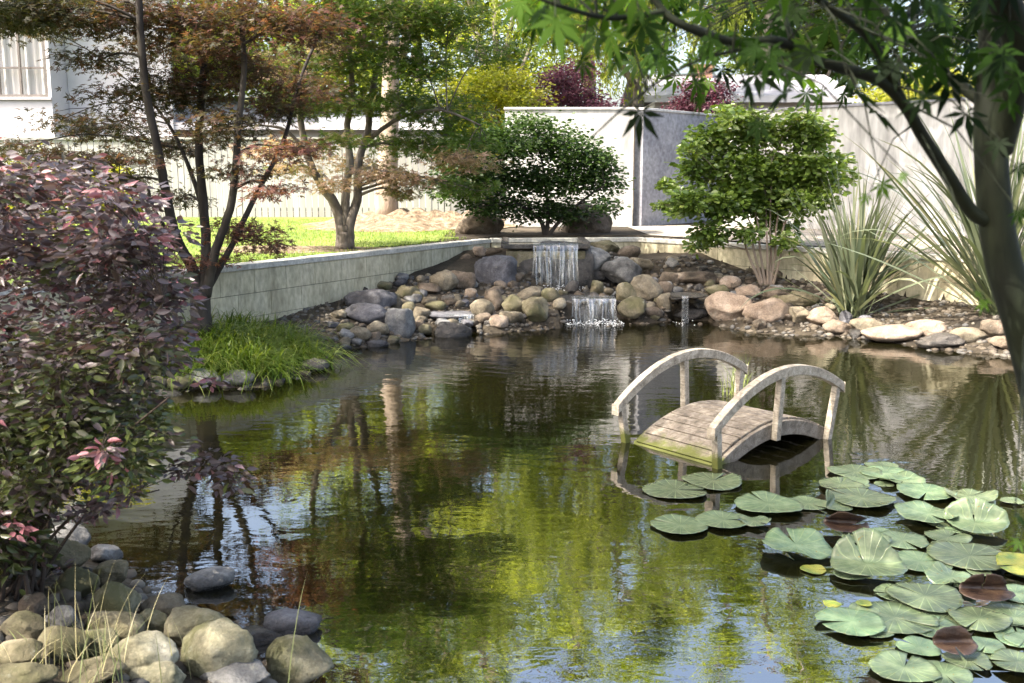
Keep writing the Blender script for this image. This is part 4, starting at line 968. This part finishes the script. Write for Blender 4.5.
# dry grass stalks near left
M['straw'] = leafmat('straw', [(.12,.17,.06), (.2,.24,.1), (.4,.36,.2), (.55,.5,.32)], .3, .5, tint=(1.2,1.2,.8))
def stalks(name, label, spec, cat='grass'):
    base = []; hg = []; ln = []; az = []; rn = []
    for (u, v, vt, k, sp_) in spec:
        for i in range(k):
            Yq = rng.uniform(3.0, 3.5); p = PY(u+rng.normal(0, sp_), v, Yq); p[2] = float(terrain(p[0], p[1])); top = PY(u, vt+rng.uniform(0, 50), Yq)[2]
            base.append(p); hg.append(max(.08, top-p[2])); ln.append(rng.uniform(.02, .16)); az.append(rng.uniform(0, 6.28)); rn.append(rng.uniform(.2, 1))
    base = np.array(base); o = blades(name, M['straw'], base, np.array(hg), rng.uniform(.002, .0045, len(base)), np.array(ln), np.array(rn), segs=7, az=np.array(az), loc=tuple(base.mean(0)))
    tag(o, label, cat)
stalks('dry_grass', 'dry straw stalks with green blades rising in front of the near boulders', [(70,700,610,30,18),(95,700,590,30,12),(40,700,600,20,20),(120,700,600,20,10),(30,700,560,3,10),(100,700,540,6,20),(140,700,570,4,12),(180,700,590,3,15),(75,700,550,5,25)])
stalks('grass_stalk', 'single pale dry stalk leaning over the water above the dark stone', [(285,700,560,1,1),(250,700,620,2,4)])

# ------------------------------------------------------------------ bridge
m, nt, nd, lk = newmat('bridge_wood')
p = nd.new('ShaderNodeBsdfPrincipled'); p.inputs['Roughness'].default_value = .75
tc = nd.new('ShaderNodeTexCoord'); mp = nd.new('ShaderNodeMapping'); mp.inputs['Scale'].default_value = (6, 6, 6); lk.new(tc.outputs['Object'], mp.inputs['Vector'])
n1 = noise_node(nd, lk, 3, 6, mp.outputs[0], .65, .6); r1 = ramp(nd, [(.07,.058,.042), (.16,.135,.105), (.28,.25,.205)], [.3,.5,.72]); lk.new(n1.outputs['Fac'], r1.inputs['Fac'])
mp2 = nd.new('ShaderNodeMapping'); mp2.inputs['Scale'].default_value = (60, 5, 60); lk.new(tc.outputs['Object'], mp2.inputs['Vector'])
n2 = noise_node(nd, lk, 2, 4, mp2.outputs[0], .6); mxx = nd.new('ShaderNodeMix'); mxx.data_type = 'RGBA'; mxx.blend_type = 'OVERLAY'; mxx.inputs['Factor'].default_value = .8
lk.new(r1.outputs['Color'], mxx.inputs[6]); lk.new(n2.outputs['Fac'], mxx.inputs[7])
# moss grows low, at the sunken end (local height)
sx = nd.new('ShaderNodeSeparateXYZ'); lk.new(tc.outputs['Object'], sx.inputs[0])
mr = nd.new('ShaderNodeMapRange'); mr.inputs['From Min'].default_value = .16; mr.inputs['From Max'].default_value = .0; lk.new(sx.outputs['Z'], mr.inputs['Value'])
mr2 = nd.new('ShaderNodeMapRange'); mr2.inputs['From Min'].default_value = -.35; mr2.inputs['From Max'].default_value = -.75; lk.new(sx.outputs['X'], mr2.inputs['Value'])
nm = noise_node(nd, lk, 9, 4, tc.outputs['Object'], .7); a_ = mul(mr.outputs[0], mr2.outputs[0]); ad_ = addn(a_, mul(nm.outputs['Fac'], 1.1))
rm = ramp(nd, [(0,0,0), (1,1,1)], [.98, 1.0]); 
sb = nd.new('ShaderNodeMath'); sb.operation = 'MULTIPLY'; sb.inputs[1].default_value = .82; lk.new(ad_, sb.inputs[0]); 
rm = ramp(nd, [(0,0,0), (1,1,1)], [.6, .84]); lk.new(sb.outputs[0], rm.inputs['Fac'])
mm = nd.new('ShaderNodeMix'); mm.data_type = 'RGBA'; lk.new(rm.outputs['Color'], mm.inputs['Factor']); lk.new(mxx.outputs[2], mm.inputs[6]); mm.inputs[7].default_value = (.085, .095, .015, 1)
lk.new(mm.outputs[2], p.inputs['Base Color']); bump(nd, lk, n2.outputs['Fac'], .5, .004, p); out(nd, lk, p.outputs[0]); M['wood'] = m
m2_ = m.copy(); m2_.name = 'rail_wood'; M['rail'] = m2_
for n_ in m2_.node_tree.nodes:
    if n_.type == 'VALTORGB' and len(n_.color_ramp.elements) == 3:
        for e_, c_ in zip(n_.color_ramp.elements, [(.14,.12,.09), (.3,.265,.21), (.46,.42,.35)]): e_.color = (*c_, 1)

nl = PZ(708, 468, 0); nrr = np.array([nl[0]+.7*1.7, nl[1]+.72*1.7, 0]); Ld = np.array([.785, .62, 0]); Wd = np.array([-Ld[1], Ld[0], 0]); L = 1.38; W = .8
cen = nl+Ld*L/2+Wd*W/2
bridge = empty('garden_bridge', cen, 'small weathered arched wooden bridge with curved handrails, half sunk in the pond', 'bridge')
yaw = math.atan2(Ld[1], Ld[0]); bridge.rotation_euler = (0, 0, yaw)
def arc(t, z0, zm, z1):  # t 0..1
    return z0+(z1-z0)*t+(zm-(z0+z1)/2)*4*t*(1-t)
def lp(mb, name, parent=None, bevel=.004, mat=None, smooth=False):
    me = mb.mesh(name); o = bpy.data.objects.new(name, me); COL.objects.link(o); o.parent = parent or bridge
    me.materials.append(mat or M['wood'])
    if bevel: m = o.modifiers.new('bevel', 'BEVEL'); m.width = bevel; m.segments = 2; m.limit_method = 'ANGLE'
    return o
dz0, dzm, dz1 = -.055, .21, .05
NP = 15
for i in range(NP):
    t0 = i/NP; t1 = (i+1)/NP; ta = t0+.003; tb_ = t1-.003
    mb = MB(); a = Vector((-L/2+L*ta, 0, arc(ta, dz0, dzm, dz1))); b_ = Vector((-L/2+L*tb_, 0, arc(tb_, dz0, dzm, dz1)))
    mb.beam(a, b_, W-.06+random.uniform(-.012, .012), .022); lp(mb, 'plank', bevel=.003)
def arch_board(y, w_, off0, off1, ext=0, name='side_beam', zz=(dz0, dzm, dz1), n=28):
    mb = MB(); vs = []
    for i in range(n+1):
        t = -ext+(1+2*ext)*i/n; x = -L/2+L*t; z = arc(t, *zz)
        vs += [(x, y-w_/2, z+off0), (x, y+w_/2, z+off0), (x, y+w_/2, z+off1), (x, y-w_/2, z+off1)]
    fs = []
    for i in range(n):
        for k in range(4): fs.append((4*i+k, 4*i+4+k, 4*i+4+(k+1) % 4, 4*i+(k+1) % 4))
    fs += [(3,2,1,0), (4*n, 4*n+1, 4*n+2, 4*n+3)]
    mb.add(vs, [f[::-1] for f in fs]); return lp(mb, name, bevel=.005, mat=M['rail'] if name == 'handrail' else None)
for s in (-1, 1):
    arch_board(s*(W/2-.012), .035, -.115, -.006, name='side_beam')
    arch_board(s*(W/2+.055), .062, -.036, .036, ext=.035, name='handrail', zz=(.295, .585, .42))
    for t in (.04, .5, .96):
        x = -L/2+L*t; zt_ = arc(t, .295, .585, .42)-.036; zb_ = arc(t, dz0, dzm, dz1)-.12
        mb = MB(); mb.beam((x-.0+(t-.5)*-.03, s*(W/2+.03), zb_), (x+(t-.5)*.1, s*(W/2+.055), zt_), .05, .05, up=(1, 0, 0)); lp(mb, 'post', mat=M['rail'])
mb = MB(); mb.box((-L/2+.02, 0, -.06), (.03, W-.05, .1)); lp(mb, 'end_board')
mb = MB(); mb.box((L/2-.02, 0, .01), (.03, W-.05, .1)); lp(mb, 'end_board')
# potted tuft beside the bridge
tf = PZ(738, 396, 0.0)
pt = np.array(tf)+rng.normal(0, .05, (60, 3))*[1, 1, 0]; pt[:, 2] = -.05
o = blades('water_grass', M['g_clump'], pt, rng.uniform(.2, .5, 60), np.full(60, .006), rng.uniform(.02, .25, 60), rng.uniform(.5, 1, 60), segs=5, loc=tuple(tf))
tag(o, 'thin tuft of pale water grass growing behind the bridge deck', 'water plant')

# ------------------------------------------------------------------ lily pads
m, nt, nd, lk = newmat('lily_pad')
p = nd.new('ShaderNodeBsdfPrincipled'); p.inputs['Roughness'].default_value = .24; p.inputs['Specular IOR Level'].default_value = .7
tc = nd.new('ShaderNodeTexCoord'); sx = nd.new('ShaderNodeSeparateXYZ'); lk.new(tc.outputs['Object'], sx.inputs[0])
at = nd.new('ShaderNodeMath'); at.operation = 'ARCTAN2'; lk.new(sx.outputs['Y'], at.inputs[0]); lk.new(sx.outputs['X'], at.inputs[1])
an = mul(at.outputs[0], 18.0); cs = nd.new('ShaderNodeMath'); cs.operation = 'COSINE'; lk.new(an, cs.inputs[0])
pw = nd.new('ShaderNodeMapRange'); pw.inputs['From Min'].default_value = .86; pw.inputs['From Max'].default_value = 1; lk.new(cs.outputs[0], pw.inputs['Value'])
n1 = noise_node(nd, lk, 14, 5, tc.outputs['Object'], .6); oi = nd.new('ShaderNodeObjectInfo')
r1 = ramp(nd, [(.085,.14,.075), (.14,.2,.11), (.21,.27,.155)], [.3,.5,.72]); lk.new(n1.outputs['Fac'], r1.inputs['Fac'])
hs = nd.new('ShaderNodeHueSaturation'); mr = nd.new('ShaderNodeMapRange'); mr.inputs['To Min'].default_value = .65; mr.inputs['To Max'].default_value = 1.25; lk.new(oi.outputs['Random'], mr.inputs['Value']); lk.new(mr.outputs[0], hs.inputs['Value'])
mh = nd.new('ShaderNodeMapRange'); mh.inputs['To Min'].default_value = .47; mh.inputs['To Max'].default_value = .52; lk.new(oi.outputs['Random'], mh.inputs['Value']); lk.new(mh.outputs[0], hs.inputs['Hue'])
lk.new(r1.outputs['Color'], hs.inputs['Color'])
mv = nd.new('ShaderNodeMix'); mv.data_type = 'RGBA'; mv.inputs[7].default_value = (.26,.34,.16,1); lk.new(mul(pw.outputs[0], .55), mv.inputs['Factor']); lk.new(hs.outputs[0], mv.inputs[6])
# brown specks
n3 = noise_node(nd, lk, 45, 3, tc.outputs['Object'], .6); r3 = ramp(nd, [(0,0,0), (1,1,1)], [.66,.7]); lk.new(n3.outputs['Fac'], r3.inputs['Fac'])
mq = nd.new('ShaderNodeMix'); mq.data_type = 'RGBA'; mq.inputs[7].default_value = (.2,.16,.05,1); lk.new(r3.outputs['Color'], mq.inputs['Factor']); lk.new(mv.outputs[2], mq.inputs[6])
lk.new(mq.outputs[2], p.inputs['Base Color']); bump(nd, lk, pw.outputs[0], .4, .004, p)
tt = nd.new('ShaderNodeBsdfTranslucent'); lk.new(mq.outputs[2], tt.inputs['Color']); q = nd.new('ShaderNodeMixShader'); q.inputs['Fac'].default_value = .2
lk.new(p.outputs[0], q.inputs[1]); lk.new(tt.outputs[0], q.inputs[2]); out(nd, lk, q.outputs[0]); M['pad'] = m
M['pad_brown'] = surf('pad_brown', [(.018,.012,.009), (.04,.023,.016), (.08,.05,.03)], 12, .4, spec=.5)
M['pad_yellow'] = surf('pad_yellow', [(.08,.14,.03), (.2,.22,.035), (.3,.27,.05)], 14, .4, spec=.5)
pad_i = 0
def pad(u, v, w, label, mat='pad', lift=0, fold=0, tilt=(0,0), cup=.035, foldaz=0, h=None):
    global pad_i; pad_i += 1; rs = np.random.default_rng(500+pad_i)
    c = PZ(u, v, .006+.0025*(pad_i % 7)+lift); rad = w/2*c[1]/FPX*1.1; notch = rs.uniform(0, 6.28); nr_, na = 9, 56; vs = [(0,0,0)]; fs = []
    ph = rs.uniform(0, 6.28, 4)
    for j in range(1, nr_+1):
        r_ = j/nr_
        for i in range(na+1):
            nt_ = .04+.08*((pad_i*37 % 10)/10); a = nt_*r_**.3+(2*math.pi-2*nt_*r_**.3)*i/na
            wav = 1+.05*math.sin(3*a+ph[0])+.03*math.sin(5*a+ph[3])+.015*math.sin(17*a+ph[1])*r_
            x = rad*r_*wav*math.cos(a+notch); y = rad*r_*wav*math.sin(a+notch)
            z = cup*rad*r_**3*(.5+.9*math.sin(2*a+ph[2])+.45*math.sin(5*a+ph[3]))+.015*rad*math.sin(18*a)*r_*(1-r_)
            # fold one side up about a chord
            if fold:
                q = x*math.cos(foldaz)+y*math.sin(foldaz); k0 = .12*rad
                if q > k0:
                    e = q-k0; s_ = min(e/(.35*rad), 1); th = fold*s_; dx = e*math.cos(th)-e; x += dx*math.cos(foldaz); y += dx*math.sin(foldaz); z += e*math.sin(th)
            vs.append((x, y, z))
    n1_ = na+1
    for i in range(na): fs.append((0, 1+i, 2+i))
    for j in range(nr_-1):
        for i in range(na): a0 = 1+j*n1_+i; fs.append((a0, a0+n1_, a0+n1_+1, a0+1))
    mb = MB(); mb.add(vs, fs); me = mb.mesh('lily_pad'); o = bpy.data.objects.new('lily_pad', me); COL.objects.link(o); me.materials.append(M[mat])
    me.polygons.foreach_set('use_smooth', np.ones(len(me.polygons), bool)); zmin = min(q[2] for q in vs)
    o.location = (float(c[0]), float(c[1]), float(c[2]-min(zmin, 0)*.6)); o.rotation_euler = (tilt[0], tilt[1], 0)
    so = o.modifiers.new('solid', 'SOLIDIFY'); so.thickness = .002
    tag(o, label, 'lily pad', 'lily pads on the pond'); return o
def z3(x, y, w): return 640+x/2.667, 450+y/2.667, w/2.667
for a, lab, kw in [
 ((95,107,158), 'leftmost lily pad of the upper pair near the sunken bridge end', {}),
 ((195,82,150), 'lily pad just right of it, nearest the bridge near post', {}),
 ((108,200,146), 'leftmost lily pad of the lower left trio', {}),
 ((222,187,132), 'middle overlapping pad of the lower left trio', {}),
 ((305,190,80), 'narrow dark edged pad at the right of the lower left trio', dict(cup=.12)),
 ((342,144,168), 'wide pad alone in the middle between left pads and the main mat', {}),
 ((415,256,176), 'large shiny pad raised above the water in the middle', dict(lift=.03, cup=.12, tilt=(.06, .05))),
 ((448,142,110), 'pale pad touching the right of the wide lone pad', {}),
 ((520,148,90), 'grey green pad with one side folded up beside the curled brown one', dict(fold=1.2, foldaz=2.6)),
 ((575,58,130), 'furthest lily pad at the top left of the main mat', {}),
 ((655,62,120), 'furthest lily pad at the top, right of its neighbour', {}),
 ((535,92,110), 'pale pad in the second row at the left of the mat', {}),
 ((592,128,160), 'broad pale pad in the second row of the main mat', {}),
 ((700,84,110), 'upper right pad with wavy edge in the far row', dict(cup=.12)),
 ((765,112,140), 'round green pad near the top right of the mat', dict(lift=.01)),
 ((878,126,124), 'furthest right pad of the top rows with a lifted dark edge', dict(cup=.14)),
 ((770,172,152), 'pad below the round green one at upper right', dict(lift=.015, cup=.1)),
 ((895,195,150), 'pad folded to show its brown underside at upper right', dict(fold=1.0, foldaz=1.2, lift=.02)),
 ((600,232,120), 'flat half sunk pad above the big bright folded pad', {}),
 ((605,305,185), 'big bright green pad in the centre with its back half standing up', dict(fold=.9, foldaz=1.3, lift=.02)),
 ((700,240,130), 'flat pale pad right of the big bright folded pad, upper one', {}),
 ((745,298,150), 'flat pale pad right of the big bright folded pad, lower one', {}),
 ((880,283,200), 'widest green pad at the right, with yellow specks', dict(lift=.012)),
 ((822,232,110), 'small half hidden pad above the widest green pad', {}),
 ((830,345,120), 'dark turned over pad between the widest pad and the reddish one', dict(mat='pad', cup=.2)),
 ((760,390,186), 'round pad with radiating veins in the middle of the lower rows', dict(lift=.008)),
 ((565,457,170), 'pad at the lower left of the mat beside the yellow bits', {}),
 ((680,447,200), 'large pad overlapping in the lower row, second from left', dict(lift=.006)),
 ((775,472,140), 'pad in the lower row left of the upright dark one', {}),
 ((905,450,150), 'bright green pad lying below the folded reddish leaf', dict(lift=.01)),
 ((985,440,140), 'pad in the lower row at the right edge of the picture', {}),
 ((705,580,172), 'lowest left pad lying alone at the bottom of the mat', {}),
 ((1000,382,120), 'small pale pad right of the folded reddish leaf', {}),
 ((1005,565,130), 'pale pad in the lower right corner', {}),
 ((920,532,110), 'pale pad right of the upright dark leaf', {}),
 ((1010,500,120), 'pad at the right edge above the corner one', {}),
 ((745,525,110), 'half sunk pad behind the upright dark leaf at its left', {}),
 ((1015,306,120), 'yellow green pad at the right edge with a raised rim', dict(mat='pad_yellow', lift=.04, tilt=(.15,0))),
 ((548,200,110), 'curled reddish brown pad at the upper middle of the mat', dict(mat='pad_brown', fold=2.2, foldaz=1.4, lift=.02)),
 ((920,378,130), 'folded reddish brown pad lifted above the lower right rows', dict(mat='pad_brown', fold=2.0, foldaz=1.5, lift=.04)),
 ((838,520,110), 'dark purple brown pad standing upright near the bottom right', dict(mat='pad_brown', fold=1.5, foldaz=1.6, lift=.03)),
 ((462,318,64), 'small yellow and green leaf just below the large raised pad', dict(mat='pad_yellow')),
 ((512,410,46), 'small yellow leaf left of the pair above the lower left pad', dict(mat='pad_yellow', lift=.02)),
 ((598,408,40), 'small yellow leaf right of the pair above the lower left pad', dict(mat='pad_yellow', lift=.02)),
]:
    pad(*z3(*a), lab, **kw)
k_ = 0
while k_ < 34:
    x = random.uniform(480, 1040); y = random.uniform(40, 600)
    if y > 60+(x-480)*.2+420*(x > 560)+(x > 800)*200 or (x > 780 and y < 130) or (x < 640 and 330 < y < 420) or (x < 640 and y > 480): continue
    k_ += 1; o = pad(*z3(x, y, random.uniform(60, 120)*(.7+.5*y/600)), 'small pad half tucked under the larger pads of the dense mat')
    o['group'] = 'small pads filling the lily mat'; o.location.z -= .004

# ------------------------------------------------------------------ overhanging near maple (right foreground)
Yn = 1.75
stems = [
 (pth([(1075,640,.1),(1062,520,.08),(1046,420,.04),(1024,330,0),(1003,260,0),(994,200,0),(990,120,.0),(994,40,.0),(985,-60,0),(975,-200,0)], Yn), .04, .021),
 (pth([(996,150,0),(1012,90,-.05),(1018,40,-.1),(1000,-10,-.15),(985,-60,-.2)], Yn), .028, .022),
 (pth([(992,222,0),(972,212,-.02),(948,175,-.05),(922,135,-.1),(905,106,-.13),(878,80,-.16),(828,64,-.2),(780,42,-.25),(735,42,-.28),(694,30,-.3),(664,12,-.3),(640,-25,-.3)], Yn), .013, .005),
 (pth([(905,106,-.13),(870,40,-.2),(820,0,-.3),(780,-40,-.3)], Yn), .008, .004),
 (pth([(780,42,-.25),(700,60,-.35),(640,95,-.4),(592,137,-.45)], Yn), .0028, .0012),
 (pth([(994,110,0),(940,70,.1),(900,30,.2),(850,-20,.2)], Yn), .012, .005),
 (pth([(664,12,-.3),(610,18,-.35),(560,6,-.4),(520,-10,-.4)], Yn), .005, .002),
]
root = empty('near_maple_tree', PY(1075, 640, Yn+.1), 'close dark maple trunk at the right with branches hanging across the top', 'tree')
tb = MB(); SPn = []
for pts, r0, r1 in stems:
    P = spline(pts, 8); n = len(P); tb.tube(P, [r0+(r1-r0)*(i/(n-1))**.8 for i in range(n)], 12); SPn += P
spec = [(642,108,62,.2),(560,22,60,.5),(600,30,58,.55),(548,8,55,.4),(640,20,60,.6),(690,60,56,.4),(720,30,64,.3),(700,90,50,.5),(745,80,60,.25),(760,120,44,.3),
        (790,90,60,.2),(815,50,66,.2),(770,20,60,.4),(830,20,60,.5),(850,90,64,.15),(870,108,74,.1),(900,60,66,.15),(925,95,58,.2),(950,70,72,.1),(965,110,60,.1),
        (930,30,64,.3),(890,15,60,.4),(980,50,60,.2),(1005,100,50,.25),(880,182,34,.95),(905,172,24,.95),(868,195,20,.9),(985,300,26,.9),(975,292,20,.85),
        (1015,515,34,.7),(1022,480,30,.8),(1020,540,26,.7),(1018,210,30,.5),(1010,20,56,.2),(660,60,50,.6),(620,55,44,.5),(1000,140,40,.2),(1016,165,36,.3),(580,60,40,.6)]
pos = []; dirs = []; nr = []; sz = []; rn = []
def add_leaf(u, v, w, rb, Yl):
    p = PY(u, v, Yl); pos.append(p); a = rng.uniform(-2.6, -.5); d = np.array([math.cos(a), rng.normal(0, .3), math.sin(a)]); dirs.append(d)
    nr.append(np.array([rng.normal(0, .5), -.55+rng.normal(0, .35), .75])); sz.append(w/FPX*Yl*.62); rn.append(np.clip(rb+rng.normal(0, .08), 0, 1))
for u, v, w, rb in spec: add_leaf(u, v, w, rb, Yn+rng.uniform(-.5, -.1))
for i in range(250):
    u = rng.uniform(520, 1024); vm = np.interp(u, [520, 600, 700, 800, 900, 1024], [20, 60, 95, 105, 95, 95]); v = rng.uniform(-60, vm)*rng.uniform(.6, 1); Yl = rng.uniform(1.25, 3.0)
    add_leaf(u, v, 62*1.5/Yl, np.clip(.85-(u-560)/700+.22*rng.normal(), 0, 1), Yl)  # leaf colour lightens toward the left, painting in the backlight
for i in range(6000):
    Yl = rng.uniform(-1.8, 3.2); p = np.array([rng.uniform(-2.8, 2.2), Yl, HC+.65+.42*max(Yl, 0)+rng.uniform(0, 1.6)]); pos.append(p); a = rng.uniform(0, 6.28)
    dirs.append(np.array([math.cos(a), math.sin(a), -.4])); nr.append(np.array([rng.normal(0, .3), rng.normal(0, .3), 1])); sz.append(.095); rn.append(rng.uniform(.2, .8))
pos = np.array(pos); SPa = np.array(SPn)
for i, p in enumerate(pos[:len(spec)+330]):
    if i % 2 == 0 or i < len(spec):
        j = int(np.argmin(np.linalg.norm(SPa-p, axis=1))); q = SPa[j]
        if np.linalg.norm(q-p) < 1.4: tb.tube([q, (p+q)/2+np.array([0, 0, .03]), p], [.0022, .0014, .0008], 4, cap=False)
tb.build('trunk', M['bark_green'], root, smooth=True)
leaves('crown', T_MAPLE7, pos, np.array(dirs), np.array(nr), np.array(sz), np.array(rn), M['l_near'], root)

# ------------------------------------------------------------------ light
SUN_EL, to_sun = R(52), np.array([-.86, -.5]); to_sun = to_sun/np.linalg.norm(to_sun)
s = bpy.data.lights.new('sun', 'SUN'); s.energy = 3.1; s.angle = R(.53); s.color = (1, .955, .88)
so = bpy.data.objects.new('sun', s); COL.objects.link(so)
dirv = Vector((to_sun[0]*math.cos(SUN_EL), to_sun[1]*math.cos(SUN_EL), math.sin(SUN_EL)))
so.rotation_euler = dirv.to_track_quat('Z', 'Y').to_euler(); so.location = (-10, -8, 20)
wd = bpy.data.worlds.new('World'); scene.world = wd; wd.use_nodes = True; nt = wd.node_tree; nt.nodes.clear()
sk = nt.nodes.new('ShaderNodeTexSky'); sk.sky_type = 'NISHITA'; sk.sun_disc = False; sk.sun_elevation = SUN_EL
sk.sun_rotation = math.atan2(to_sun[0], to_sun[1]); sk.dust_density = 6.0; sk.air_density = 1.0; sk.ozone_density = 1.0
bgn = nt.nodes.new('ShaderNodeBackground'); bgn.inputs['Strength'].default_value = .15
ow = nt.nodes.new('ShaderNodeOutputWorld'); nt.links.new(sk.outputs[0], bgn.inputs[0]); nt.links.new(bgn.outputs[0], ow.inputs[0])
scene.view_settings.view_transform = 'Standard'; scene.view_settings.look = 'None'; scene.view_settings.gamma = 1; scene.view_settings.use_white_balance = True; scene.view_settings.white_balance_temperature = 6900
scene.view_settings.exposure = 2.2
c = scene.cycles
c.max_bounces = 8; c.diffuse_bounces = 3; c.glossy_bounces = 3; c.transmission_bounces = 4; c.transparent_max_bounces = 10
c.use_denoising = True; c.sample_clamp_indirect = 6; c.caustics_reflective = False; c.caustics_refractive = False
